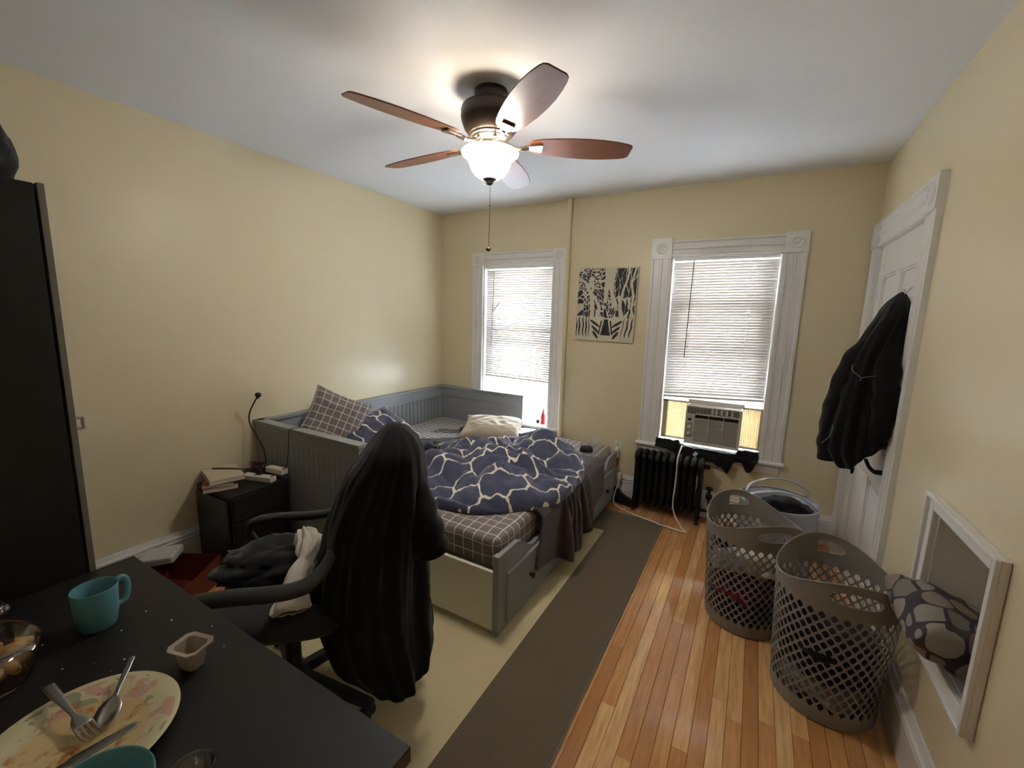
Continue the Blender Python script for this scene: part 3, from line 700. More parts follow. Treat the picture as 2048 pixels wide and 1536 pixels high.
b.build('slatted_base', MAT['white_board'], bed, smooth=False)
def mattress(name, x0, x1, y0, y1, z0, z1, label):
    nx, ny = 28, 60; b = bmesh.new(); R_ = .045
    V = []; F = []
    # rounded-box via grid cube
    bmesh.ops.create_cube(b, size=1); bmesh.ops.subdivide_edges(b, edges=b.edges, cuts=22, use_grid_fill=True)
    for v in b.verts:
        p = v.co; q = Vector(((p.x+.5), (p.y+.5), (p.z+.5)))
        P = Vector((x0+q.x*(x1-x0), y0+q.y*(y1-y0), z0+q.z*(z1-z0)))
        C_ = Vector((min(max(P.x, x0+R_), x1-R_), min(max(P.y, y0+R_), y1-R_), min(max(P.z, z0+R_), z1-R_))); d = P-C_
        if d.length > 1e-6: P = C_+d.normalized()*min(d.length, R_)
        if p.z > .4: P.z += .006*FB(P.x*5, P.y*5, 3) + .004*ridge(P.x*3+P.y*2, P.y*2-P.x*2, 1)
        v.co = P
    me = bpy.data.meshes.new(name); b.to_mesh(me); b.free(); me.polygons.foreach_set('use_smooth', [True]*len(me.polygons)); me.materials.append(MAT['plaid'])
    o = bpy.data.objects.new(name, me); link(o); return tag(o, label, 'mattress')
MZ = .490
mattress('mattress', .055, 1.018, BL+.055, -.062, .315, MZ, 'mattress in a grey plaid fitted sheet against the beadboard back')
mattress('mattress', 1.022, 1.982, BL+.055, -.062, .315, MZ, 'plaid-sheeted mattress on the pulled-out side over the drawers')

# plaid pillow propped in the near corner
def Mx(loc, rx=0, ry=0, rz=0): return Matrix.Translation(loc) @ Matrix.Rotation(rz, 4, 'Z') @ Matrix.Rotation(ry, 4, 'Y') @ Matrix.Rotation(rx, 4, 'X')
def face(n, loc, roll):
    n = Vector(n).normalized(); h = Vector((0, 0, 1)).cross(n).normalized(); v = n.cross(h)
    return Matrix(((h.x, v.x, n.x, loc[0]), (h.y, v.y, n.y, loc[1]), (h.z, v.z, n.z, loc[2]), (0, 0, 0, 1))) @ Matrix.Rotation(roll, 4, 'Z')
o = pillow('pillow', .44, .45, .23, MAT['plaid_uv'], face((.80, -.45, .30), (.315, -1.64, .775), math.radians(-27)), seed=2, wr=.02); tag(o, 'grey plaid pillow standing on its edge at the near corner of the daybed', 'pillow')
o = pillow('pillow', .66, .44, .20, MAT['trellis'], Mx((.47, -1.36, .63), math.radians(32), math.radians(-6), math.radians(100)), seed=5, wr=.03); tag(o, 'navy trellis pillow slumped in front of the plaid pillow', 'pillow')
# cream pillow
o = pillow('pillow', .56, .36, .17, MAT['cream_cloth'], Mx((.99, -.50, .575), math.radians(14), 0, math.radians(22)), seed=8, wr=.022); tag(o, 'cream pillow lying behind the rumpled navy duvet', 'pillow')
o = crumple('grey_garment', (.88, -.36, .515), (.24, .20, .05), MAT['dark_grey_cloth'], 4, .3, 1.8, -.5, rz=.5); tag(o, 'dark grey garment bunched behind the cream pillow', 'clothing')
# dark flat cloth at left of duvet
# duvet: puffy heap with billows and creases
def duvet_mesh():
    cx, cy = 1.46, -1.14
    outl = [(.84, -1.22), (.90, -1.60), (1.12, -1.84), (1.45, -1.90), (1.84, -1.76), (2.045, -1.50), (2.055, -1.12), (1.98, -.80), (1.80, -.60), (1.57, -.42), (1.38, -.50), (1.22, -.66), (1.00, -.86)]
    an = [math.atan2(y-cy, x-cx) for x, y in outl]; rr = [math.hypot(x-cx, y-cy) for x, y in outl]
    o_ = np.argsort(an); an = np.array(an)[o_]; rr = np.array(rr)[o_]; an = np.concatenate([an-2*PI, an, an+2*PI]); rr = np.concatenate([rr]*3)
    na, nr = 260, 90; P = np.zeros((na, nr, 3)); UV = np.zeros((na, nr, 2))
    def bil(x, y, z=0): return abs(noise.noise(Vector((x, y, z))))
    for i in range(na):
        a = -PI+2*PI*i/na; R_ = float(np.mean(np.interp([a-.12, a-.06, a, a+.06, a+.12], an, rr)))*(1+.03*FB(math.cos(a)*3, math.sin(a)*3, 5))
        for j in range(nr):
            t = (j/(nr-1)); t = 1-(1-t)**1.6; x = cx+R_*t*math.cos(a); y = cy+R_*t*math.sin(a)
            wx = x+.16*NZ(x*2.3, y*2.3, 8); wy = y+.16*NZ(x*2.3+9, y*2.3, 2)
            h = .085
            for (mx, my, sx, sy, hh) in ((1.55, -1.34, .36, .30, .115), (1.74, -.72, .22, .26, .085), (1.20, -1.12, .26, .26, .055), (1.15, -1.55, .26, .2, .03)): h += hh*math.exp(-((x-mx)/sx)**2-((y-my)/sy)**2)
            h -= .07*math.exp(-((x-1.80+.25*(y+1.0))/.07)**2)*math.exp(-((y+1.02)/.16)**2) + .05*math.exp(-((x-1.13)/.12)**2-((y+1.36)/.09)**2)
            h += .17*(bil(wx*2.8+1, wy*2.8, 3)-.14) + .085*(bil(wx*5.5, wy*5.5+4, 6)-.14) - .028*max(0, ridge(wx*4.2+wy*3, wy*4.2-wx*3.4, 2)-.55)**1.0 - .020*max(0, ridge(wx*9+wy*2, wy*8-wx*2, 7)-.55)
            h = max(h, .045); prof = max(0, 1-t**5)**.5
            z = MZ+.012+h*prof
            bulge = 1+.05*math.sin(PI*min(1, max(0, (t-.75)*4)))
            P[i, j] = (min(cx+(x-cx)*bulge, 2.075), cy+(y-cy)*bulge, z if j < nr-1 else MZ+.008)
            g = .9*h; q = .6; c_, s_ = math.cos(q), math.sin(q); X, Y = x*1.18+.07*NZ(x*2.5, y*2.5, 1)+g*.25, y*1.18+.07*NZ(x*2.5+5, y*2.5, 4)-g*.2
            UV[i, j] = (X*c_-Y*s_+5, X*s_+Y*c_+5)
    F = []
    for i in range(na):
        k = (i+1) % na
        for j in range(nr-1): F.append((i*nr+j, i*nr+j+1, k*nr+j+1, k*nr+j))
    return mesh('duvet', P.reshape(-1, 3), F, MAT['trellis'], None, smooth=True, uv=UV.reshape(-1, 2), sub=0, weld=.0002)
duv = duvet_mesh(); tag(duv, 'rumpled navy duvet with white trellis print heaped on the bed', 'duvet')
# brown fleece blanket over the drawer side
def blanket_collide(P):
    x, y, z = P[:, 0], P[:, 1], P[:, 2]; R_ = .05; ex, tz = 2.048, MZ+.016
    ins = (x < ex) & (z < tz)
    cx, cz = ex-R_, tz-R_; corner = ins & (x > cx) & (z > cz)
    d = np.sqrt((x-cx)**2+(z-cz)**2)+1e-9; k = corner & (d < R_)
    x2 = np.where(k, cx+(x-cx)/d*R_, x); z2 = np.where(k, cz+(z-cz)/d*R_, z)
    side = ins & ~corner
    up_ = side & ((tz-z) < (ex-x)); sd = side & ~up_
    z2 = np.where(up_, tz, z2); x2 = np.where(sd, ex, x2); z2 = np.maximum(z2, .04)
    return np.stack([x2, y, z2], -1)
nu, nv = 120, 50; bu, bv = 2.15, .80
uu, vv = np.meshgrid(np.linspace(0, 1, nu), np.linspace(0, 1, nv), indexing='ij')
nz = np.array([[FB(uu[i, 0]*7, vv[0, j]*1.2, 4) for j in range(nv)] for i in range(nu)])
xp = np.interp(uu, [0, .3, .6, 1], [1.55, 1.60, 1.58, 1.48]); yn = np.interp(vv, [0, .55, 1], [-1.38, -1.86, -1.74]); yf = np.interp(vv, [0, .55, 1], [-.75, -.58, -.62])
X = xp+.80*vv+.02*nz; Y = yn+(yf-yn)*uu+.03*nz; Zz = MZ+.05+vv*(.10*nz+.045*np.sin(uu*55+3*nz))
P = cloth(np.stack([X, Y, Zz], -1), bu/(nu-1), bv/(nv-1), blanket_collide, 100, 14, g=-6, bend=.10, pin=(slice(None), slice(0, 2)), fric=.35)
o = grid_obj('fleece_blanket', P, MAT['brown_fleece'], uvs=(bu, bv), solid=.012); tag(o, 'dark brown fleece blanket hanging over the drawer side of the bed', 'blanket')
# small things on the bed
b = MB(); o_ = [(-.055, -.045), (.055, -.045), (.055, .045), (-.055, .045)]; b.prism(o_, 0, .045, 'z', Rz(.35, (1.86, -.42, MZ+.012))); o = b.build('zip_case', MAT['black_plastic'], bevel=.018, smooth=False); tag(o, 'small black rounded case lying at the far end of the plaid mattress', 'case')
o = box('white_board', -.16, .16, -.10, .10, 0, .008, MAT['white_plastic'], None, .003); o.location = (1.10, -.20, MZ+.018); o.rotation_euler = (0, 0, .25); o.name = 'flat_tray'; tag(o, 'flat white tray at the end of the short bed arm', 'tray')
b = MB(); b.lathe([(0, 0), (.036, 0), (.040, .01), (.042, .045), (.038, .045), (.035, .008), (0, .008)], Matrix.Translation((1.06, -.20, MZ+.027)), 28); o = b.build('black_cup', MAT['black_plastic']); tag(o, 'short black cup standing on the white tray', 'cup')
# black flat garment between mattress and duvet, left of duvet
pts = np.zeros((24, 14, 3))
for i in range(24):
    for j in range(14):
        u, v = i/23, j/13; w = .16*math.sin(PI*min(1, u*1.2+.08))+.02
        pts[i, j] = (.50+.62*u, -1.16+.52*u+(v-.5)*2*w-.02, MZ+.035+.012*FB(u*6, v*3, 2)+.05*(1-v)*(1-u))
o = grid_obj('dark_garment', pts, MAT['dark_grey_cloth'], solid=.01); tag(o, 'dark grey garment spread flat between the wall side and the duvet', 'clothing')
b = MB()
for k in range(3):
    y0 = -.62+.06*k; b.tube([(x_, y_, z_) for x_, y_, z_ in spline([(.42, y0-.06, MZ+.012), (.55, y0-.005*k, MZ+.012), (.70, y0+.07, MZ+.012), (.84, y0+.12, MZ+.016)], 6)], .005, 6, flat=.6)
o = b.build('cloth_straps', MAT['dark_grey_cloth']); tag(o, 'three thin dark straps lying on the plaid mattress by the beadboard', 'strap')
# cables / charger bundle on the duvet left edge
b = MB(); rs = random.Random(5); c0 = Vector((1.13, -1.50, .655))
for k in range(5):
    a0 = rs.random()*6; pts = [c0+Vector((.075*math.cos(a0+t*1.3)*(.6+.4*rs.random()), .06*math.sin(a0+t*1.3), .014*rs.random()+.006*t)) for t in range(7)]
    b.tube(spline(pts, 5), .0032, 6)
b.box(c0.x-.03, c0.x+.03, c0.y-.022, c0.y+.022, c0.z-.012, c0.z+.012)
o = b.build('charging_cable', MAT['black_plastic']); tag(o, 'tangled black cable bundle lying on the left edge of the duvet', 'cable')

# ================================================================ WINDOW THINGS
def blind(W_, zb0, zb1, label, wandx, tilt, n):
    x0, x1, z0, z1 = W_; x0 += .018; x1 -= .018
    r = empty('window_blind', ((x0+x1)/2, .030, z1), 0, label, 'blind', 'aluminium window blinds'); w = x1-x0
    box('head_rail', -w/2, w/2, -.014, .014, -.034, -.004, MAT['white_metal'], r, .002)
    top = z1-.040; bot0, bot1 = zb0, zb1
    s0 = None
    b = MB(); K = 5; hw = .0125
    for k in range(K):
        pass
    c_, s_ = math.cos(tilt), math.sin(tilt)
    V = []; F = []
    for xx in (-w/2+.002, w/2-.002):
        for k in range(K):
            t = (k/(K-1)-.5)*2; V.append((xx, t*hw*c_, t*hw*s_+.0015*(1-t*t)))
    for k in range(K-1): F.append((k, K+k, K+k+1, k+1))
    for i in range(n):
        f = (i+.5)/n; za = -.046 - f*(top-bot0-.02); zb = -.046 - f*(top-bot1-.02)
        if s0 is None:
            o = mesh('slat', V, F, MAT['slat'], r, smooth=True, solid=.0006); s0 = o
        else:
            o = s0.copy(); COL.objects.link(o)
        o.location = (0, 0, (za+zb)/2); o.rotation_euler = (random.uniform(-.03, .03), math.atan2(za-zb, w), 0)
    b = MB(); 
    o = box('bottom_rail', -w/2, w/2, -.012, .012, -.010, .008, MAT['slat'], r, .003); o.location = (0, 0, (bot0+bot1)/2-z1); o.rotation_euler = (0, math.atan2(bot0-bot1, w), 0)
    for fx in (.22, .76):
        b = MB(); xx = -w/2+fx*w; zz = -z1+bot0+(bot1-bot0)*fx
        b.tube([(xx, -.0135, -.03), (xx, -.0135, zz)], .0011, 5); b.tube([(xx, .0135, -.03), (xx, .0135, zz)], .0011, 5); b.build('ladder_cord', MAT['white_plastic'], r)
    b = MB(); xx = -w/2+wandx[0]; b.tube([(xx, -.024, -.03), (xx-.012, -.030, -wandx[1])], .0032, 6); b.build('tilt_wand', MAT['bronze'] if wandx[2] else MAT['grey_cloth'], r)
    return r
bl1 = blind(W1, .985, .972, 'white slat blind over the left window by the daybed, half lit by daylight', (.10, .80, 0), math.radians(-57), 47)
bl2 = blind(W2, .968, 1.004, 'white slat blind closed above the air conditioner', (.15, .80, 1), math.radians(-64), 50)
b = MB(); b.tube([(.22, -.020, -.03), (.19, -.022, -.92)], .0012, 5); b.build('lift_cord', MAT['white_plastic'], bl2)
b = MB(); b.box(-.006, .006, -.003, .003, -.085, .085); o = b.build('loose_slat_piece', MAT['white_metal'], bl1, smooth=False); o.location = (-.245, -.025, -.42); o.rotation_euler = (0, math.radians(42), 0)
# items on the left sill
b = MB(); b.lathe([(0, 0), (.026, 0), (.028, .01), (.024, .05), (.027, .075), (.018, .10), (.010, .125), (.008, .15), (.0, .152)], Matrix.Translation((1.245, .030, W1[2]+.007)), 20)
b.tube([(1.25, .03, W1[2]+.09), (1.29, .03, W1[2]+.135)], .003, 6); o = b.build('red_bottle', MAT['red_plastic']); tag(o, 'slim red figure-shaped bottle on the left window sill', 'bottle')
b = MB(); b.lathe([(0, 0), (.018, 0), (.021, .035), (.017, .035), (.016, .006), (0, .006)], Matrix.Translation((1.19, .03, W1[2]+.007)), 16); o = b.build('small_pot', MAT['black_plastic']); tag(o, 'tiny black pot on the left window sill beside the red bottle', 'pot')

# ---- air conditioner
ac = empty('air_conditioner', (2.757, 0, .625), 0, 'beige window air conditioner with side curtains above the radiator', 'air conditioner')
AP = MAT['ac_plastic']
box('casing', -.19, .19, -.085, .42, .0, .300, AP, ac, .006)
b = MB(); 
b.box(-.197, .197, -.118, -.085, 0, .022); b.box(-.197, -.128, -.118, -.085, .022, .245); b.box(.176, .197, -.118, -.085, .022, .305)
b.box(-.128, .176, -.118, -.085, .238, .250); b.box(-.197, .197, -.118, -.085, .298, .306); b.box(-.197, -.185, -.118, -.085, .245, .30); b.box(-.015, .0, -.118, -.085, .25, .30)
b.build('front_panel', AP, ac, .003, smooth=False)
box('grille_back', -.19, .19, -.096, -.088, .015, .302, MAT['ac_dark'], ac)
g0 = None
for i in range(21):
    if g0 is None: o = MB().box(-.128, .176, -.117, -.103, -.0019, .0019).build('grille_louver', AP, ac, smooth=False); g0 = o
    else: o = g0.copy(); COL.objects.link(o)
    o.location = (0, 0, .029+i*.0102); o.rotation_euler = (.25, 0, 0)
for xx in (-.03, .075):
    box('grille_bar', xx-.002, xx+.002, -.119, -.10, .022, .24, AP, ac)
for sgn, (xa, xb2) in ((0, (-.185, -.015)), (1, (.0, .176))):
    for i in range(4): box('vent_louver', xa, xb2, -.116, -.10, .256+i*.011, .259+i*.011, AP, ac)
    for i in range(4 if sgn else 6):
        xx = xa+.02+i*(xb2-xa-.03)/(4 if sgn else 6); M = Matrix.Translation((xx, -.112, .275)) @ Matrix.Rotation(.6 if sgn else .1, 4, 'Z'); MB().box(-.0015, .0015, -.012, .012, -.022, .022, M).build('vent_vane', MAT['ac_plastic'] if sgn == 0 else MAT['white_plastic'], ac, smooth=False)
box('control_plate', -.186, -.140, -.1205, -.117, .055, .170, MAT['grey_cloth'], ac, .003)
box('display_window', -.176, -.152, -.1205, -.117, .188, .206, MAT['ac_dark'], ac, .002)
for zz in (.138, .086):
    b = MB(); b.lathe([(0, 0), (.015, 0), (.014, .012), (.004, .018), (0, .018)], Matrix.Translation((-.163, -.1195, zz)) @ Matrix.Rotation(PI/2, 4, 'X'), 20); b.box(-.166, -.160, -.140, -.122, zz-.012, zz+.012); b.build('control_knob', MAT['white_plastic'], ac)
box('top_rail', -.20, .205, .02, .06, .302, .335, MAT['white_plastic'], ac, .002)
def accordion(x0, x1, n):
    b = MB(); pts = []
    for i in range(n*2+1): pts.append((x0+(x1-x0)*i/(2*n), .030+(.016 if i % 2 else 0)))
    V = [(x, y, .0) for x, y in pts]+[(x, y, .300) for x, y in pts]; m = len(pts); F = [(i, i+1, m+i+1, m+i) for i in range(m-1)]
    mesh('side_curtain', V, F, MAT['accordion'], ac, solid=.0015)
accordion(-.36, -.19, 11); accordion(.192, .318, 9)
for (xa, xb2) in ((-.395, -.36), (.318, .338)):
    b = MB(); b.box(xa, xb2, .02, .05, -.01, .312); b.build('curtain_frame', MAT['book_cream'], ac, .002, smooth=False)
b = MB(); b.box(-.395, -.19, .02, .05, .300, .315); b.box(.19, .338, .02, .05, .300, .315); b.box(-.395, -.19, .02, .05, -.012, .003); b.box(.19, .338, .02, .05, -.012, .003); b.build('curtain_track', MAT['white_plastic'], ac, smooth=False)
# black shirt stuffed on the sill under the AC
def shirt():
    n, m = 90, 22; P = np.zeros((n, m, 3)); rng = np.linspace(0, 1, n)
    for i, u in enumerate(rng):
        x = 2.335+u*.755
        # hang depth profile (front edge z below sill)
        hp = [(0, .02), (.10, .03), (.22, .05), (.30, .13), (.36, .06), (.48, .085), (.60, .085), (.68, .12), (.74, .155), (.79, .05), (.86, .045), (.91, .12), (.95, .115), (1, .01)]
        h = np.interp(u, [q[0] for q in hp], [q[1] for q in hp])
        thick = .045 if (u < .24 or u > .80) else .016
        for j in range(m):
            v = j/(m-1); nz_ = FB(u*14, v*3, 1)
            if v < .55:
                t = v/.55; y = .015-.075*t; z = .567+thick*math.sin(PI*min(1, t*1.05))**.7+.010*nz_
                if .27 < u < .8: z = .571+.012*nz_*t+.004
            else:
                t = (v-.55)/.45; y = -.060-.010*math.sin(t*3)-.008*nz_; z = .567-h*t-.004*nz_
                if t < .2: y = -.060+.004*nz_
            P[i, j] = (x+.008*FB(u*9, v*4, 6), min(y, .02), z)
    return P
o = grid_obj('black_shirt', shirt(), MAT['black_cloth'], solid=.004); tag(o, 'black shirt stuffed along the sill under the air conditioner', 'clothing')
b = MB(); b.box(-.014, .014, -.001, .001, -.018, .018); c = b.build('care_label', MAT['white_cloth'], o, smooth=False); c.location = (2.655, -.078, .535); c.rotation_euler = (0, .5, 0)

# ---- radiator
rad = empty('radiator', (2.47, -.135, 0), 0, 'black cast-iron column radiator under the right window', 'radiator')
NS = 10; pit = .0535; s0 = None
for i in range(NS):
    if s0 is None:
        b = MB()
        for y in (-.052, 0, .052): b.tube([(0, y, .085), (0, y, .16), (0, y, .41), (0, y, .475)], [.021, .020, .020, .021], 10)
        b.tube(spline([(0, -.060, .455), (0, -.068, .478), (0, -.045, .496), (0, 0, .502), (0, .045, .496), (0, .068, .478), (0, .060, .455)], 4), .0225, 12)
        b.tube(spline([(0, -.060, .12), (0, -.066, .095), (0, -.03, .078), (0, .03, .078), (0, .066, .095), (0, .060, .12)], 4), .021, 12)
        b.lathe([(0, -.027), (.024, -.027), (.024, .027), (0, .027)], Matrix.Translation((0, 0, .465)) @ Matrix.Rotation(PI/2, 4, 'Y'), 14); b.lathe([(0, -.027), (.024, -.027), (.024, .027), (0, .027)], Matrix.Translation((0, 0, .105)) @ Matrix.Rotation(PI/2, 4, 'Y'), 14)
        b.box(-.004, .004, -.05, .05, .10, .47)
        s0 = b.build('section', MAT['iron'], rad); o = s0
    else: o = s0.copy(); COL.objects.link(o)
    o.location = ((i-(NS-1)/2)*pit, 0, 0)
for sx in (-1, 1):
    for y in (-.055, .055): MB().tube([(sx*.241, y, .10), (sx*.246, y*1.05, .05), (sx*.248, y*1.15, .012), (sx*.248, y*1.2, .0)], [.02, .013, .012, .018], 10).build('foot', MAT['iron'], rad)
b = MB(); b.lathe([(0, -.02), (.016, -.02), (.018, .02), (0, .022)], Matrix.Translation((.285, 0, .465)) @ Matrix.Rotation(PI/2, 4, 'Y'), 14); b.build('end_plug', MAT['iron'], rad); b = MB()
b.tube([(.27, 0, .105), (.335, 0, .105), (.335, 0, .0)], .014, 10); b.lathe([(0, 0), (.024, 0), (.024, .03), (.012, .04), (.012, .07), (.026, .075), (.026, .09), (0, .092)], Matrix.Translation((.315, -.0, .21)), 16); b.tube([(.335, 0, .105), (.315, 0, .21)], .012, 8)
b.build('valve', MAT['iron'], rad)
b = MB(); b.box(.225, .232, -.083, -.080, .30, .40); b.build('grey_strip', MAT['grey_cloth'], rad, smooth=False)  # thin upright grey strip on the front of the radiator
# ---- outlets, plug, cord, shoe
def plate_(x, z, label, duplex):
    o = box('wall_outlet', -.036, .036, -.007, 0, -.058, .058, MAT['white_plastic'], None, .002); o.location = (x, -.0005, z); tag(o, label, 'outlet')
    if duplex:
        for zz in (-.02, .02):
            b = MB(); b.lathe([(0, 0), (.016, 0), (.015, .003), (0, .003)], Matrix.Translation((0, -.007, zz)) @ Matrix.Rotation(PI/2, 4, 'X'), 20); b.build('receptacle', MAT['white_board'], o)
plate_(2.008, .468, 'white wall outlet with a charger plugged in, left of the radiator', True)
plate_(1.806, .462, 'blank white wall plate just above the far corner of the bed', False)
b = MB(); b.box(-.020, .020, -.050, 0, -.045, .025); o = b.build('charger_block', MAT['white_plastic'], bevel=.004, smooth=False); o.location = (2.010, -.012, .425); tag(o, 'white charger block plugged into the wall outlet', 'charger')
b = MB(); b.box(-.012, .012, -.03, 0, -.035, .035); o = b.build('orange_plug', MAT['orange'], bevel=.005, smooth=False); o.location = (2.016, -.006, .328); tag(o, 'small orange plug below the white charger', 'plug')
b = MB(); b.box(-.016, .016, -.05, 0, -.030, .030); o = b.build('cord_plug', MAT['white_plastic'], bevel=.004, smooth=False); o.location = (2.055, -.030, .215); tag(o, 'white cord plug box at the baseboard left of the radiator', 'plug')
b = MB(); pts = [(2.553, -.130, .600), (2.549, -.235, .545), (2.548, -.262, .50), (2.550, -.262, .40), (2.546, -.262, .27), (2.545, -.275, .15), (2.575, -.305, .075), (2.635, -.355, .015), (2.670, -.395, .009), (2.655, -.410, .016), (2.60, -.405, .017), (2.48, -.385, .017), (2.40, -.360, .017), (2.27, -.314, .009), (2.175, -.267, .008), (2.11, -.235, .008), (2.055, -.19, .02), (2.045, -.14, .08), (2.055, -.09, .15), (2.057, -.065, .195)]
b.tube(spline(pts, 7), .0055, 8); o = b.build('extension_cord', MAT['white_plastic']); tag(o, 'white power cord looping from the air conditioner across the floor', 'cord')
sh = empty('black_shoe', (2.125, -.115, 0), -.25, 'black shoe on the floor left of the radiator', 'shoe')
b = MB(); pr = [(-.10, .03, .105), (-.105, .035, .13), (-.085, .04, .12), (-.05, .042, .09), (0, .043, .07), (.06, .045, .05), (.105, .035, .035), (.12, .01, .03)]
V = []; F = []; m = 12
for i, (x, w, h) in enumerate([(-.11, .02, .10), (-.10, .034, .135), (-.07, .038, .125), (-.03, .040, .085), (.02, .043, .065), (.07, .045, .050), (.105, .036, .040), (.122, .012, .03)]):
    for j in range(m):
        a = 2*PI*j/m; y = math.cos(a)*w; z = .018+max(0, math.sin(a)*.5+.5)*(h-.018); V.append((x, y, z))
for i in range(7):
    for j in range(m): F.append((i*m+j, i*m+(j+1) % m, (i+1)*m+(j+1) % m, (i+1)*m+j))
F.append(tuple(range(m))[::-1]); F.append(tuple(range(7*m, 8*m))); b.add(V, F, None, True); b.build('upper', MAT['black_cloth'], sh)
b = MB(); b.prism([(-.115, -.03), (-.08, -.04), (.0, -.044), (.08, -.046), (.125, -.02), (.128, .015), (.08, .046), (0, .044), (-.08, .04), (-.115, .03)], 0, .020, 'z'); b.build('sole', MAT['black_plastic'], sh, .004, smooth=False)

# ---- painting
pt = empty('canvas_painting', (1.823, 0, 1.712), 0, 'black and white abstract branch painting on a canvas between the windows', 'painting')
PW, PHt = .524, .632
def painting():
    nx, nz_ = 250, 300
    X, Y = np.meshgrid((np.arange(nx)+.5)/nx, (np.arange(nz_)+.5)/nz_, indexing='ij')   # 0..1, Y up
    rng = np.random.RandomState(11)
    # warped voronoi cells of region-dependent size
    S_ = []
    def sites(x0, x1, y0, y1, n, sx, sy, ang):
        for _ in range(n): S_.append((rng.uniform(x0, x1), rng.uniform(y0, y1), sx, sy, ang))
    sites(-.02, .42, .72, 1.02, 62, 1.0, 2.0, .3); sites(-.02, .30, .45, .74, 30, 1.6, 1.0, -.3); sites(.30, .60, .50, .80, 26, 2.2, .9, .6); sites(.0, .4, .33, .46, 8, 1.7, .8, 0)
    sites(.58, 1.02, .36, 1.02, 24, 2.6, .7, -.1); sites(.42, .75, .30, .52, 16, 2.2, .8, 0); sites(.36, .58, .74, 1.0, 8, 1.2, 1.2, 0)
    wx = X+.012*np.sin(Y*23+X*9)+.006*np.sin(Y*57); wy = Y+.012*np.sin(X*21+Y*7)
    d1 = np.full(X.shape, 9.0); d2 = np.full(X.shape, 9.0); big = np.zeros(X.shape)
    for (a, b2, sx, sy, an) in S_:
        dx, dy = wx-a, (wy-b2)*1.2; c_, s_ = math.cos(an), math.sin(an); p = dx*c_+dy*s_; q = -dx*s_+dy*c_
        d = np.sqrt((p*sx)**2+(q*sy)**2); n1 = d < d1
        d2 = np.where(n1, d1, np.minimum(d2, d)); d1 = np.where(n1, d, d1)
    K = (d2-d1) > (.015+.006*np.sin(X*11)*np.sin(Y*13))
    # bold white trunks
    def trunk(pts, w):
        q = np.array(pts); cx = np.interp(Y, q[:, 1], q[:, 0]); ww = np.interp(Y, q[:, 1], q[:, 2])*w; ok = (Y > q[0, 1]) & (Y < q[-1, 1]); return ok & (np.abs(X-cx) < ww)
    for t in ([(.27, .10, .05), (.28, .4, .035), (.26, .6, .04), (.15, .78, .03), (.02, .86, .02)], [(.50, .52, .02), (.50, .7, .04), (.52, .85, .05), (.50, 1.0, .05)], [(.62, .5, .02), (.60, .65, .03), (.56, .8, .06), (.60, 1, .05)], [(.80, .30, .03), (.74, .5, .02), (.78, .7, .02), (.84, .85, .015), (.86, 1.0, .02)], [(.98, .3, .03), (.93, .45, .015), (.95, .62, .02), (.90, .78, .015), (.97, 1.0, .015)], [(.36, .3, .03), (.40, .45, .03), (.30, .62, .02)]):
        K &= ~trunk(t, 1.0)
    # lower zone: stripes, fan bars and dark gate
    low = Y < .33+.01*np.sin(X*20); K &= ~low
    def stripe(x, y0, y1, w, lean=0): 
        t = np.clip((Y-y0)/(y1-y0), 0, 1); return (Y > y0) & (Y < y1) & (np.abs(X-(x+lean*t)-.006*np.sin(Y*40)) < w*np.sqrt(np.clip(np.sin(PI*t), 0, 1)))
    for x, w in ((.02, .016), (.075, .015), (.14, .014), (.195, .014), (.245, .008)): K |= stripe(x, .05, .33, w, -.01)
    for x, w in ((.855, .014), (.925, .013), (.79, .006)): K |= stripe(x, .06, .33, w, .05)
    g = (Y > .08) & (Y < .30) & (np.abs(X-.53) < np.interp(Y, [.08, .30], [.085, .030])); K |= g
    for sgn in (-1, 1):
        for (y0, x0, ln, w) in ((.25, .10, .17, .020), (.17, .11, .13, .022), (.095, .12, .10, .028)):
            r = (X-.53)*sgn; t = (r-x0)/ln; yc = y0-.055+t*.085; K |= (t > 0) & (t < 1) & (np.abs(Y-yc) < w*np.sqrt(np.clip(t*(1.05-t)*4, 0, 1)))
        r = (X-.53)*sgn; K |= (Y > .085) & (Y < .28) & (np.abs(r-np.interp(Y, [.08, .28], [.115, .075])) < .012)
    K &= (X > .012) & (X < .988) & (Y > .03) & (Y < .985)
    blue = K & (((X*7+Y*5) % 1) > .6)
    V = []; F = []
    gx = np.linspace(-PW/2, PW/2, nx+1); gz = np.linspace(-PHt/2, PHt/2, nz_+1)
    GX, GZ = np.meshgrid(gx, gz, indexing='ij'); V = np.stack([GX, np.full_like(GX, -.0215), GZ], -1).reshape(-1, 3)
    # run-length quads per row to stay light
    m = nz_+1; mats = []
    Vn = []; 
    for i in range(nx):
        j = 0
        col = np.where(K[i], np.where(blue[i], 2, 1), 0)
        while j < nz_:
            e = j
            while e < nz_ and col[e] == col[j]: e += 1
            F.append((i*m+j, (i+1)*m+j, (i+1)*m+e, i*m+e)); mats.append(int(col[j])); j = e
    o = mesh('painted_face', V, F, [simple('canvas_white_paint', (206, 196, 174), .7, 0, .03, 8), simple('canvas_black_paint', (30, 32, 38), .6, 0, .1), simple('canvas_blue_black_paint', (44, 50, 60), .6, 0, .1)], pt)
    o.data.polygons.foreach_set('material_index', mats)
    bm = bmesh.new(); bm.from_mesh(o.data); bmesh.ops.delete(bm, geom=[v for v in bm.verts if not v.link_faces], context='VERTS'); bm.to_mesh(o.data); bm.free()
painting(); box('canvas', -PW/2, PW/2, -.0208, -.002, -PHt/2, PHt/2, MAT['cream_cloth'], pt, .002)
pt.rotation_euler = (0, math.radians(1.0), 0)

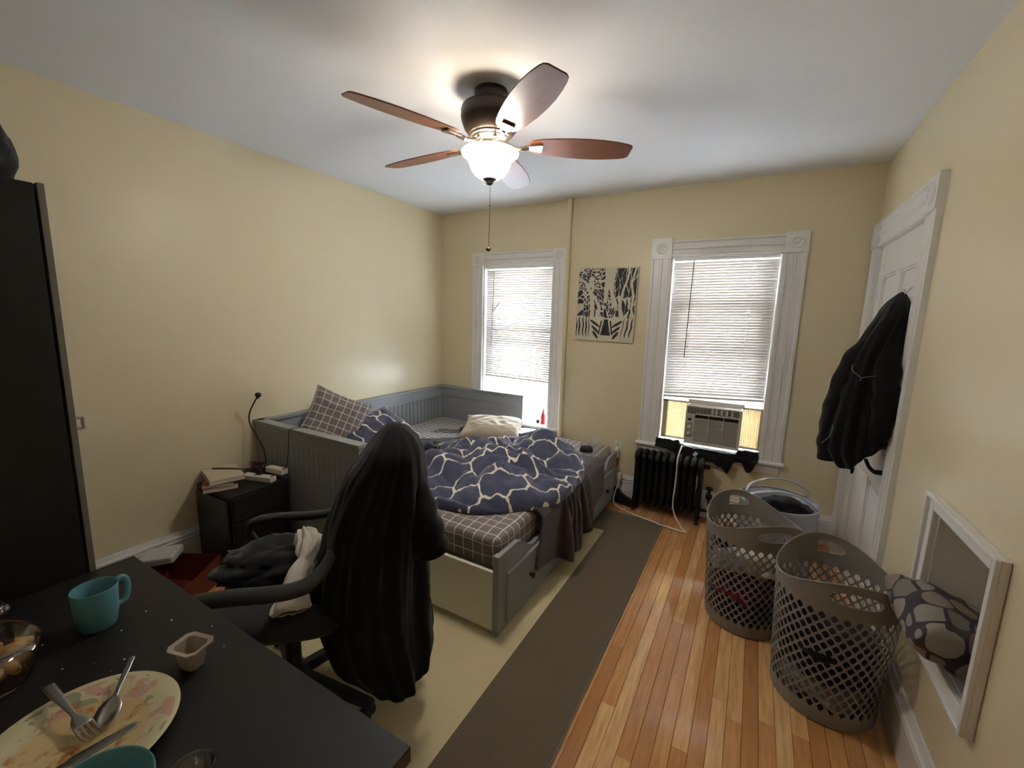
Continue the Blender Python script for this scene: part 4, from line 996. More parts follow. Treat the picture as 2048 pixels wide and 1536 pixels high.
# ================================================================ LEFT CORNER
cab = empty('bedside_cabinet', (.225, -2.27, 0), 0, 'small black cabinet with a handle slot between wall and daybed arm', 'cabinet')
box('cabinet_body', -.190, .205, -.175, .175, .004, .50, MAT['black_wood'], cab, .004)
box('side_panel', -.17, .185, -.190, -.1755, .02, .47, MAT['black_plastic'], cab, .004)
box('handle_slot', -.105, .03, -.1915, -.186, .335, .375, MAT['iron'], cab, .004)
b = MB()
for k in range(3): b.box(.205, .211, -.165, .165, .03+k*.155, .175+k*.155)
b.build('drawer_front', MAT['black_wood'], cab, .004, smooth=False)
def book(cx, cy, z, w, l, h, rz, cover, label):
    r = empty('book', (cx, cy, z), rz, label, 'book', 'books stacked on the black cabinet')
    b = MB(); b.box(-w/2, w/2, -l/2, l/2, 0, .003); b.box(-w/2, w/2, -l/2, l/2, h-.003, h); b.box(-w/2, -w/2+.003, -l/2, l/2, 0, h); b.build('cover', MAT[cover], r, smooth=False)
    box('pages', -w/2+.003, w/2-.004, -l/2+.003, l/2-.003, .003, h-.003, MAT['paper'], r)
book(.170, -2.372, .502, .175, .250, .018, 1.15, 'book_cream', 'thin cream book at the bottom of the stack on the cabinet')
book(.165, -2.370, .521, .165, .240, .024, 1.05, 'book_red', 'red covered book in the middle of the stack on the cabinet')
book(.165, -2.350, .546, .185, .270, .026, 1.30, 'book_tan', 'tan book lying on top of the stack on the cabinet')
b = MB(); b.box(-.13, .10, -.010, .010, 0, .003); o = b.build('thin_ruler', MAT['bronze'], smooth=False); o.location = (.16, -2.285, .574); o.rotation_euler = (0, 0, .55); tag(o, 'thin dark strip lying across the top book', 'ruler')
def strip(cx, cy, z, l, rz, label):
    r = empty('power_strip', (cx, cy, z), rz, label, 'power strip'); box('strip_body', -l/2, l/2, -.026, .026, 0, .034, MAT['white_plastic'], r, .004)
    for i in range(4): box('socket', -l/2+.03+i*(l-.06)/3-.014, -l/2+.03+i*(l-.06)/3+.014, -.014, .014, .033, .036, MAT['white_board'], r, .002)
    box('switch', l/2-.014, l/2-.004, -.010, .010, .033, .040, MAT['red_plastic'], r)
strip(.300, -2.205, .502, .22, .30, 'white power strip beside the books on the cabinet'); strip(.352, -2.118, .5375, .15, .12, 'white socket block at the daybed end of the cabinet top')
b = MB(); b.box(-.016, .016, -.016, .016, 0, .038); o = b.build('black_plug', MAT['black_plastic'], bevel=.004, smooth=False); o.location = (.30, -2.20, .540); tag(o, 'black plug standing in the power strip on the cabinet', 'plug')
gp = [(.250, -2.150, .540), (.248, -2.125, .60), (.205, -2.115, .68), (.120, -2.112, .76), (.062, -2.112, .83), (.078, -2.116, .90), (.140, -2.120, .97), (.190, -2.122, 1.020)]
gl = empty('gooseneck_lamp', (.25, -2.15, .54), 0, 'thin black gooseneck lamp curving up the wall from the cabinet', 'lamp')
b = MB(); b.tube([(x-.25, y+2.15, z-.54) for x, y, z in spline(gp, 8)], .0048, 8); b.build('gooseneck', MAT['cable_dark'], gl)
b = MB(); b.lathe([(0, 0), (.008, 0), (.010, .012), (.018, .022), (.019, .034), (.012, .040), (0, .041)], Matrix.Translation((.190-.25, 2.15-2.122, 1.012-.54)) @ Matrix.Rotation(.5, 4, 'Y'), 20); b.build('lamp_head', MAT['black_plastic'], gl)
b = MB(); b.lathe([(0, -.028), (.017, -.028), (.017, .0), (.006, .012), (0, .012)], Matrix.Translation((0, 0, .028)), 16); b.build('plug_base', MAT['black_plastic'], gl)
b = MB(); rs = random.Random(9)
for k in range(7):
    cx, cy = .145+.05*rs.random(), -2.145+.03*rs.random(); b.tube(spline([(cx+.055*math.cos(t*1.25+k), cy+.030*math.sin(t*1.25+k), .508+.045*abs(math.sin(t*.8+k))+.003*t) for t in range(7)], 5), .003, 6)
o = b.build('red_cable', MAT['cable_red']); tag(o, 'coil of dark red cable behind the books by the daybed arm', 'cable')
b = MB(); b.tube(spline([(.40, -2.098, .545), (.415, -2.080, .62), (.425, -2.072, .75), (.435, -2.070, .82), (.46, -2.060, .838), (.50, -2.00, .838), (.47, -1.965, .80), (.44, -1.96, .70)], 8), .0022, 6); o = b.build('thin_cable', MAT['cable_dark']); tag(o, 'thin black cable running over the daybed arm to the power strip', 'cable')
# red bags / packages on the floor
rb = empty('red_paper_bag', (.30, -2.70, 0), .5, 'open red paper bag lying on the floor beside the cabinet', 'bag')
b = MB(); V = [(-.15, -.11, 0), (.16, -.12, 0), (.17, .11, 0), (-.14, .12, 0), (-.17, -.13, .15), (.17, -.14, .13), (.18, .12, .17), (-.15, .135, .16)]
mesh('bag_body', V, [(0, 1, 2, 3), (0, 4, 5, 1), (1, 5, 6, 2), (2, 6, 7, 3), (3, 7, 4, 0)], MAT['red_paper'], rb, solid=.004, sub=0)
b = MB(); b.tube(spline([(.10, -.135, .13), (.07, -.15, .19), (.01, -.155, .20), (-.04, -.145, .15)], 6), .004, 6); b.build('handle', MAT['paper'], rb)
o = box('paper_package', -.095, .095, -.065, .065, 0, .045, MAT['silicone'], None, .01); o.location = (.150, -2.700, .155); o.rotation_euler = (.10, -.10, .72); tag(o, 'speckled white packet lying on the red bag by the baseboard', 'package')
o = crumple('red_wrapper', (.50, -2.86, .10), (.10, .07, .10), MAT['red_dark'], 12, .3, 1.8); tag(o, 'crumpled dark red wrapper near the corner of the desk', 'wrapper')
o = box('green_packet', -.07, .07, -.045, .045, 0, .05, MAT['green'], None, .01); o.location = (.085, -2.845, .0); o.rotation_euler = (0, 0, .2); tag(o, 'green packet half hidden behind the red bag', 'package')

# ---- wardrobe with things on top
wd = empty('wardrobe', (.79, -3.558, 0), 0, 'tall black-brown wardrobe with grey door edge at the left', 'wardrobe')
def wl_(b):
    for v in b.V: v.x -= .79; v.y += 3.60
    return b
b = MB(); b.box(1.170, 1.190, -3.90, -3.290, 0, 1.915); b.box(.39, .41, -3.90, -3.290, 0, 1.915); b.box(.41, 1.17, -3.90, -3.290, 1.893, 1.913); b.box(.41, 1.17, -3.90, -3.290, .05, .07); b.box(.41, 1.17, -3.90, -3.89, .05, 1.9)
b.box(.41, 1.17, -3.88, -3.30, .95, .97); wl_(b).build('carcass', MAT['black_wood'], wd, .001, smooth=False)
for xa, xb2 in ((.390, .789), (.792, 1.193)):
    d = wl_(MB().box(xa, xb2, -3.283, -3.268, .01, 1.918)).build('door', MAT['door_edge'], wd, .001, smooth=False)
    hx = .77 if xa < .5 else 1.165
    b = MB(); b.box(hx-.008, hx+.010, -3.268, -3.246, 1.195, 1.201); b.box(hx-.008, hx+.010, -3.268, -3.246, 1.229, 1.235); b.box(hx-.008, hx+.010, -3.250, -3.244, 1.195, 1.235); wl_(b).build('handle', MAT['steel'], d, .002, smooth=False)
o = crumple('dark_bag', (1.03, -3.385, 2.005), (.13, .13, .17), MAT['navy_cloth'], 3, .18, 1.6, -.52); tag(o, 'dark navy bag slumped on top of the wardrobe', 'bag')
b = MB(); b.box(-.05, .05, -.10, .10, 0, .07); o = b.build('paper_box', MAT['book_tan'], bevel=.002, smooth=False); o.location = (1.13, -3.45, 1.916); tag(o, 'tan cardboard box behind the bag on top of the wardrobe', 'box')

# ================================================================ RUG
rg = empty('area_rug', (1.55, -1.90, 0), 0, 'beige rug with a wide dark brown border under the bed and chair', 'rug')
x0, x1, y0, y1 = .62, 2.499, -3.45, -.335; w = .365
def rloc(b):
    for v in b.V: v.x -= 1.55; v.y += 1.90
    return b
b = MB(); b.box(x1-w, x1, y0, y1, 0, .009); b.box(x0, x0+w, y0, y1, 0, .009); b.box(x0+w, x1-w, y0, y0+w, 0, .009); b.box(x0+w, x1-w, y1-w, y1, 0, .009); rloc(b).build('rug_border', MAT['carpet_dark'], rg, smooth=False)
rloc(MB().box(x0+w, x1-w, y0+w, y1-w, 0, .0085)).build('rug_field', MAT['carpet_beige'], rg, smooth=False)
b = MB(); b.tube([(x0, y0, .005), (x1, y0, .005), (x1, y1, .005), (x0, y1, .005)], .006, 6, closed=True); rloc(b).build('rug_binding', MAT['carpet_edge'], rg)

# ================================================================ OFFICE CHAIR with clothes
HX, HY = 1.475, -2.755
ca = math.atan2(.67, .74)                          # local +x points to the back of the chair
chair = empty('office_chair', (HX, HY, .009), ca, 'dark grey office chair with curved arms in front of the desk', 'chair')
angs = [math.radians(d) - ca for d in (14, 86, 158, 230, 302)]
for a in angs:
    b = MB(); M = Matrix.Rotation(a, 4, 'Z')
    b.prism([(.03, .075), (.03, .125), (.10, .118), (.345, .080), (.365, .072), (.365, .052), (.33, .052)], -.020, .020, 'y', M)
    b.build('base_leg', MAT['navy_plastic'], chair, .007, smooth=False)
    b = MB(); M2 = M @ Matrix.Translation((.350, 0, 0))
    b.tube([(0, 0, .055), (0, 0, .03)], .008, 8, M2)
    for yy in (-.016, .016): b.lathe([(0, -.010), (.022, -.010), (.026, -.004), (.026, .004), (.022, .010), (0, .010)], M2 @ Matrix.Translation((-.01, yy, .026)) @ Matrix.Rotation(PI/2, 4, 'X'), 16)
    b.prism([(-.035, .03), (-.030, .050), (-.01, .060), (.012, .050), (.018, .035)], -.008, .008, 'y', M2)
    b.build('caster', MAT['black_plastic'], chair)
b = MB(); b.lathe([(0, .07), (.045, .07), (.048, .13), (.030, .14), (.028, .28), (.018, .285), (.018, .40), (0, .40)], None, 24); b.build('gas_column', MAT['black_plastic'], chair)
b = MB(); b.box(-.12, .12, -.08, .08, .385, .41); b.tube([(.02, .05, .395), (.02, .27, .385)], .006, 8); b.build('seat_mechanism', MAT['black_plastic'], chair, .004, smooth=False)
def cushion(name, cx, cy, cz, sx, sy, sz, mat, par, droop=.03, n=24, curve=0):
    V = []; F = []
    for s in (1, -1):
        base = len(V)
        for i in range(n+1):
            for j in range(n+1):
                a, c = i/n*2-1, j/n*2-1; k = (1-abs(a)**5)*(1-abs(c)**5)
                q = (abs(a)**6+abs(c)**6)**(1/6) if (a or c) else 0
                rr = max(abs(a), abs(c)); sc = 1 if q < 1e-6 else rr/max(q, 1e-6)
                V.append((cx+a*sc*sx/2, cy+c*sc*sy/2, cz+s*sz/2*max(k, 0)**.35 - droop*(max(0, -a-.6)*2)**2*.6 + curve*(c*c)))
        for i in range(n):
            for j in range(n):
                q = (base+i*(n+1)+j, base+(i+1)*(n+1)+j, base+(i+1)*(n+1)+j+1, base+i*(n+1)+j+1); F.append(q if s > 0 else q[::-1])
    return mesh(name, V, F, mat, par, smooth=True, weld=.0005)
MAT['seat_cloth'] = fabric('charcoal_seat_fabric', (42, 43, 45), .9)
cushion('seat', -.01, 0, .455, .52, .50, .10, MAT['seat_cloth'], chair)
o = cushion('backrest', 0, 0, 0, .50, .36, .08, MAT['seat_cloth'], chair, droop=0, curve=.02)
o.matrix_local = Matrix.Translation((.310, 0, .745)) @ Matrix.Rotation(math.radians(-79), 4, 'Y')
b = MB(); b.tube(spline([(.10, 0, .40), (.24, 0, .40), (.30, 0, .46), (.335, 0, .62)], 5), .022, 8, flat=.5); b.build('back_bracket', MAT['black_plastic'], chair)
for s in (-1, 1):
    b = MB(); y = s*.285
    pts = spline([(-.06, y*.80, .41), (-.13, y*.98, .44), (-.20, y, .53), (-.235, y, .600), (-.205, y, .640), (-.12, y, .652), (.02, y, .650), (.09, y, .655), (.14, y*.95, .665), (.18, y*.80, .69), (.20, y*.60, .72)], 6)
    r_ = [.016 + .013*max(0, min(1, (k-16)/8))*(1 if k < 48 else max(.2, 1-(k-48)/14)) for k in range(len(pts))]
    b.tube(pts, r_, 14, flat=.72); b.build('armrest', MAT['arm_plastic'], chair)

def drape(name, mat, prof, hem, ztop, n=96, m=60, fold=.02, seed=0, par=None, power=2.4, solid=.004, foldf=9):
    """hanging garment: prof(z)->(c_u,h_u,c_v,h_v) in local axes, hem(angle)->z"""
    P = np.zeros((n, m, 3))
    for i in range(n):
        a = 2*PI*i/n; ca_, sa = math.cos(a), math.sin(a); q = (abs(ca_)**power+abs(sa)**power)**(-1/power); hz = hem(a)
        for j in range(m):
            t = j/(m-1); z = ztop-(ztop-hz)*(t**1.25); cu, hu, cv, hv = prof(z)
            dn = min(1, (ztop-z)/.10); cap = math.sqrt(max(0, 1-(1-dn)**2))
            fd = fold*min(1, (ztop-z)/.35)*((ridge(ca_*foldf*.35+seed, sa*foldf*.35, z*1.1)-.4)+.5*(ridge(ca_*foldf*.8+seed, sa*foldf*.8+3, z*1.7)-.5)) + .006*FB(ca_*4, sa*4, z*6)
            uu = cu+(hu*cap+fd*cap)*ca_*q; vv = cv+(hv*cap+fd*cap)*sa*q
            P[i, j] = (uu, vv, z)
    return grid_obj(name, P, mat, par, solid=solid, sub=1, closed_u=True)
def table(T_):
    zs = [t[0] for t in T_][::-1]; cols = [[t[k] for t in T_][::-1] for k in range(1, len(T_[0]))]
    return lambda z: tuple(float(np.interp(z, zs, c)) for c in cols)
# jacket over the chair back; local u = towards chair back, v = towards the camera side
jk = empty('black_coat', (1.77, -2.48, 0), math.atan2(.72, .69), 'long black coat draped over the back of the office chair', 'coat')
# columns: z, uL, uR, vfar, vnear
JT = [(1.15, -.06, .075, -.10, .10), (1.11, -.07, .095, -.13, .13), (1.05, -.10, .115, -.17, .17), (.97, -.155, .125, -.21, .20), (.88, -.195, .125, -.23, .21), (.77, -.24, .120, -.24, .22), (.6, -.28, .120, -.24, .23), (.42, -.31, .130, -.23, .24), (.26, -.27, .145, -.20, .24), (.1, -.10, .115, -.16, .24), (-.1, -.08, .10, -.1, .24)]
jt = table(JT)
def jprof(z):
    l, r, f_, n_ = jt(z); return ((l+r)/2, (r-l)/2, -(f_+n_)/2, (n_-f_)/2)
def jhem(a):
    d = math.degrees(a) % 360          # 0 = +u (back), 90 = +v local (away), 180 = seat side, 270 = camera side
    return float(np.interp(d, [0, 40, 90, 140, 180, 215, 245, 270, 300, 330, 360], [.20, .30, .42, .34, .30, .28, .16, .13, .14, .17, .20]))
drape('coat_body', MAT['black_coat'], jprof, jhem, 1.155, fold=.030, par=jk, seed=3)
def sleeve(name, pts, rad, mat, par, seed=0, n=20, hollow=True):
    pts = spline(pts, 8); b = MB(); m = len(pts); rr = np.interp(np.linspace(0, 1, m), np.linspace(0, 1, len(rad)), rad); P = np.zeros((n, m, 3))
    for j in range(m):
        p = Vector(pts[j]); q = Vector(pts[min(j+1, m-1)]) - Vector(pts[max(j-1, 0)]); q.normalize(); e1 = Vector((0, 1, 0)); e1 = (e1-q*e1.dot(q)).normalized(); e2 = q.cross(e1)
        for i in range(n):
            a = 2*PI*i/n; r_ = rr[j]*(1+.16*(ridge(math.cos(a)*1.5+seed, math.sin(a)*1.5, j*.28)-.4)+.06*math.sin(j*1.3+math.sin(a)*2)); P[i, j] = p+e1*math.cos(a)*r_+e2*math.sin(a)*r_
    return grid_obj(name, P, mat, par, solid=.004, sub=1, closed_u=True)
sleeve('sleeve', [(.0, -.03, 1.04), (.06, -.08, .93), (.100, -.12, .80), (.140, -.12, .66)], [.02, .060, .070, .068], MAT['black_coat'], jk, 1)
sleeve('sleeve', [(-.13, .02, .82), (-.19, -.02, .72), (-.24, -.05, .58), (-.275, -.08, .42)], [.02, .05, .065, .07], MAT['black_coat'], jk, 4)
# clothing on the seat
def cl(u, v, z): return (HX+math.cos(ca)*u-math.sin(ca)*v, HY+math.sin(ca)*u+math.cos(ca)*v, z)
o = crumple('black_garment', cl(-.09, .13, .545), (.22, .16, .060), MAT['navy_cloth'], 21, .30, 1.7, -.6, rz=ca); tag(o, 'navy-black clothes heaped on the seat of the office chair', 'clothing')
def bag_loft():
    n, m = 72, 54; P = np.zeros((n, m, 3)); base = [(1.668, -2.872, .536), (1.635, -2.850, .545), (1.59, -2.805, .565), (1.545, -2.745, .585), (1.52, -2.695, .608), (1.46, -2.650, .635), (1.385, -2.635, .665)]
    path = spline(base, 9)[:m]; m2 = len(path); ws = np.interp(np.linspace(0, 1, m), [0, .04, .16, .30, .42, .55, .66, .8, .92, 1], [.050, .062, .060, .040, .046, .045, .026, .044, .038, .012]); hs = np.interp(np.linspace(0, 1, m), [0, .04, .16, .3, .45, .62, .8, 1], [.004, .018, .030, .022, .032, .026, .030, .012])
    for j in range(m):
        p = Vector(path[j]); d = (Vector(path[min(j+1, m2-1)])-Vector(path[max(j-1, 0)])).normalized(); s_ = d.cross(Vector((0, 0, 1))).normalized(); n_ = s_.cross(d)
        for i in range(n):
            a = 2*PI*i/n; f = .012*(ridge(math.cos(a)*2.4, math.sin(a)*2.4, j*.07)-.4)+(.014*math.sin(a*7+j*.3) if j > m*.62 else .004*math.sin(a*4)); w_ = ws[j]
            P[i, j] = p+s_*math.cos(a)*(w_+f)+n_*math.sin(a)*(hs[j]+f*.7)
    return P
o = grid_obj('cotton_pouch', bag_loft(), MAT['white_cloth'], closed_u=True, solid=.002); tag(o, 'off-white cotton drawstring pouch lying across the chair seat', 'pouch')

# ================================================================ DESK
DX0, DX1, DYf, DYn, DZt = 1.213, 2.476, -3.135, -3.83, .740
dk = empty('desk', ((DX0+DX1)/2, (DYf+DYn)/2, 0), 0, 'black desk in the near left corner of the photo', 'desk')
def dl(b):
    for v in b.V: v.x -= (DX0+DX1)/2; v.y -= (DYf+DYn)/2
    return b
dl(MB().box(DX0, DX1, DYn, DYf, DZt-.034, DZt)).build('desktop', MAT['desk'], dk, .002, smooth=False)
dl(MB().box(DX1-.001, DX1+.0012, DYn+.003, DYf-.003, DZt-.032, DZt-.004)).build('edge_band', MAT['desk_edge'], dk, smooth=False)
for xx in (DX0+.03, DX1-.07):
    for yy in (DYn+.03, DYf-.07): dl(MB().box(xx, xx+.04, yy, yy+.04, 0.0, DZt-.034)).build('desk_leg', MAT['black_wood'], dk, .002, smooth=False)
dl(MB().box(DX0+.05, DX1-.05, DYn+.04, DYn+.06, .35, DZt-.034)).build('modesty_board', MAT['black_wood'], dk, smooth=False)
# crumbs on the desk
rs = random.Random(2)
for i, (cx, cy) in enumerate([(1.685, -3.215), (1.745, -3.335), (1.700, -3.375), (1.760, -3.365), (1.52, -3.42), (1.62, -3.30), (1.80, -3.17), (1.90, -3.19), (1.66, -3.42), (1.585, -3.235)]):
    r_ = rs.uniform(.0012, .0030); bm = bmesh.new(); bmesh.ops.create_icosphere(bm, subdivisions=1, radius=r_); me = bpy.data.meshes.new('crumb'); bm.to_mesh(me); bm.free(); me.materials.append(MAT['white_cloth'])
    o = bpy.data.objects.new('crumb', me); link(o); o.location = (cx, cy, DZt+r_*.8); tag(o, 'tiny white crumb scattered on the black desktop', 'crumb', 'crumbs scattered on the desktop')
def mug(name, cx, cy, r, h, rz, label, cat, handle=True):
    m = empty(name, (cx, cy, DZt), rz, label, cat)
    b = MB(); b.lathe([(0, .0), (r*.74, 0), (r*.80, .006), (r*.93, h*.4), (r, h-.003), (r*.985, h), (r*.955, h-.002), (r*.88, h*.4), (r*.74, .010), (0, .008)], None, 48, cap=False); b.build('body' if handle else 'bowl_body', MAT['teal'], m)
    if handle:
        b = MB(); b.tube(spline([(r*.95, 0, h*.90), (r*1.25, 0, h*.93), (r*1.48, 0, h*.80), (r*1.50, 0, h*.55), (r*1.30, 0, h*.33), (r*.88, 0, h*.28)], 6), .0065, 10, flat=1.3); b.build('handle', MAT['teal'], m)
    return m
mug('teal_mug', 1.545, -3.322, .047, .112, 1.75, 'teal mug with its handle turned away at the far left of the desk', 'mug')
mug('teal_bowl', 2.165, -3.508, .080, .095, 0, 'teal bowl cut off by the bottom edge beside the plate', 'bowl', False)
pl = empty('dinner_plate', (1.940, -3.462, DZt), 0, 'floral rimmed white plate smeared with orange sauce', 'plate')
b = MB(); b.lathe([(0, .0), (.075, 0), (.085, .004), (.118, .012), (.150, .024), (.1515, .026), (.149, .0275), (.116, .0165), (.090, .009), (0, .0065)], None, 72, cap=False); b.build('plate_body', MAT['plate'], pl)
def utensil(name, p0, p1, outline, label, thick=.0022, bowl=0, width_up=(0, 0, 1)):
    p0, p1 = Vector(p0), Vector(p1); X = (p1-p0).normalized(); Y = Vector(width_up).cross(X).normalized(); Z_ = X.cross(Y)
    V = []; F = []; n = len(outline)
    for s in (1, -1):
        for (x, w) in outline:
            for k in (-1, -.5, 0, .5, 1):
                dz = 0
                if bowl and x > bowl: q = (x-bowl)/((outline[-1][0])-bowl); dz = -.010*math.sin(PI*min(1, max(0, q)))*(1-k*k)
                V.append(p0+X*x+Y*(w*k)+Z_*(dz+s*thick/2))
    for s in range(2):
        for i in range(n-1):
            for k in range(4):
                q = (s*n*5+i*5+k, s*n*5+(i+1)*5+k, s*n*5+(i+1)*5+k+1, s*n*5+i*5+k+1); F.append(q if s == 0 else q[::-1])
    for i in range(n-1):
        for k in (0, 4): F.append((i*5+k, (i+1)*5+k, n*5+(i+1)*5+k, n*5+i*5+k))
    for i in (0, n-1):
        for k in range(4): F.append((i*5+k, i*5+k+1, n*5+i*5+k+1, n*5+i*5+k))
    b = MB(); b.add(V, F); o = b.build(name, MAT['steel'], smooth=True); tag(o, label, 'cutlery'); return o, X, Y, Z_, p0
utensil('spoon', (1.835, -3.345, .800), (1.935, -3.428, .762), [(0, .003), (.004, .0065), (.03, .0060), (.07, .0038), (.085, .004), (.092, .012), (.105, .019), (.12, .021), (.135, .017), (.144, .008), (.147, .001)], 'steel spoon resting on the far rim of the plate', bowl=.088)
o, X, Y, Z_, p0 = utensil('fork', (1.772, -3.465, .792), (1.955, -3.449, .762), [(0, .006), (.003, .0100), (.05, .0085), (.10, .0045), (.115, .0045), (.13, .012), (.145, .0145), (.152, .014)], 'steel fork with its tines on the sauce')
b = MB()
for k in range(4):
    w = (-1.5+k)*.0082; b.tube([p0+X*.150+Y*w, p0+X*.175+Y*w-Z_*.003, p0+X*.190+Y*w*.95+Z_*.001], [.0026, .0022, .001], 6)
b.build('tine', MAT['steel'], o)
utensil('table_knife', (2.012, -3.395, .775), (1.985, -3.600, .771), [(0, .002), (.008, .008), (.05, .0105), (.095, .010), (.10, .007), (.20, .009), (.21, .006)], 'table knife lying across the near side of the plate')
# plastic yogurt cup
cp = empty('yogurt_cup', (1.898, -3.258, DZt), math.radians(16), 'empty frosted plastic cup with a wide square rim', 'cup')
def sq(w, l, c): return [(-w+c, -l), (w-c, -l), (w, -l+c), (w, l-c), (w-c, l), (-w+c, l), (-w, l-c), (-w, -l+c)]
L0, L1, L2, L3 = sq(.021, .018, .007), sq(.030, .025, .009), sq(.040, .034, .012), sq(.0305, .0255, .009)
V = []; F = []
for L_, z in ((sq(.018, .015, .006), 0.0), (L0, .002), (L1, .054), (L2, .056), (L2, .0535)):
    V += [(x, y, z) for x, y in L_]
for q in range(4):
    for i in range(8): F.append((q*8+i, q*8+(i+1) % 8, (q+1)*8+(i+1) % 8, (q+1)*8+i))
F.append(tuple(range(8))[::-1]); mesh('cup_body', V, F, MAT['cup_plastic'], cp, solid=.0010, bevel=0)
crumple('yogurt_smear', (.006, -.004, .006), (.012, .010, .004), MAT['food'], 3, .2, 2, parent=cp, sub=2)
# clear tub with pasta
tb = empty('clear_tub', (1.575, -3.565, DZt), 0, 'clear plastic tub of golden food at the left edge', 'food container')
b = MB(); b.lathe([(0, .001), (.105, .001), (.118, .012), (.130, .070), (.138, .078), (.138, .082), (.120, .098), (.085, .108), (.080, .104), (.05, .104), (0, .108)], None, 48, cap=False); b.build('tub_and_lid', MAT['clear'], tb)
rs = random.Random(4); 
for i in range(46):
    a = rs.random()*6.28; r_ = .088*math.sqrt(rs.random()); z = .016+.052*rs.random(); d = rs.random()*3.14; l_ = .03; p = (r_*math.cos(a), r_*math.sin(a), z)
    b = MB(); b.tube(spline([(p[0]-l_*math.cos(d), p[1]-l_*math.sin(d), z-.004), p, (p[0]+l_*math.cos(d), p[1]+l_*math.sin(d), z-.003)], 4), [.008, .010, .0115, .012, .012, .012, .0115, .010, .008], 8)
    b.build('pastry', MAT['food'] if i % 2 else MAT['bread'], tb)
b = MB(); b.lathe([(0, .001), (.026, .001), (.033, .075), (.035, .078), (.033, .079), (.031, .074), (.025, .004), (0, .004)], Matrix.Translation((2.235, -3.402, DZt)), 32, cap=False); o = b.build('clear_cup', MAT['clear']); tag(o, 'small clear plastic cup at the bottom edge of the photo', 'cup')
o = crumple('plastic_wrapper', (1.275, -3.455, DZt+.018), (.035, .03, .022), MAT['clear'], 31, .25, 2.5, -.7, sub=3); tag(o, 'crumpled clear wrapper at the far left edge of the desk', 'wrapper')

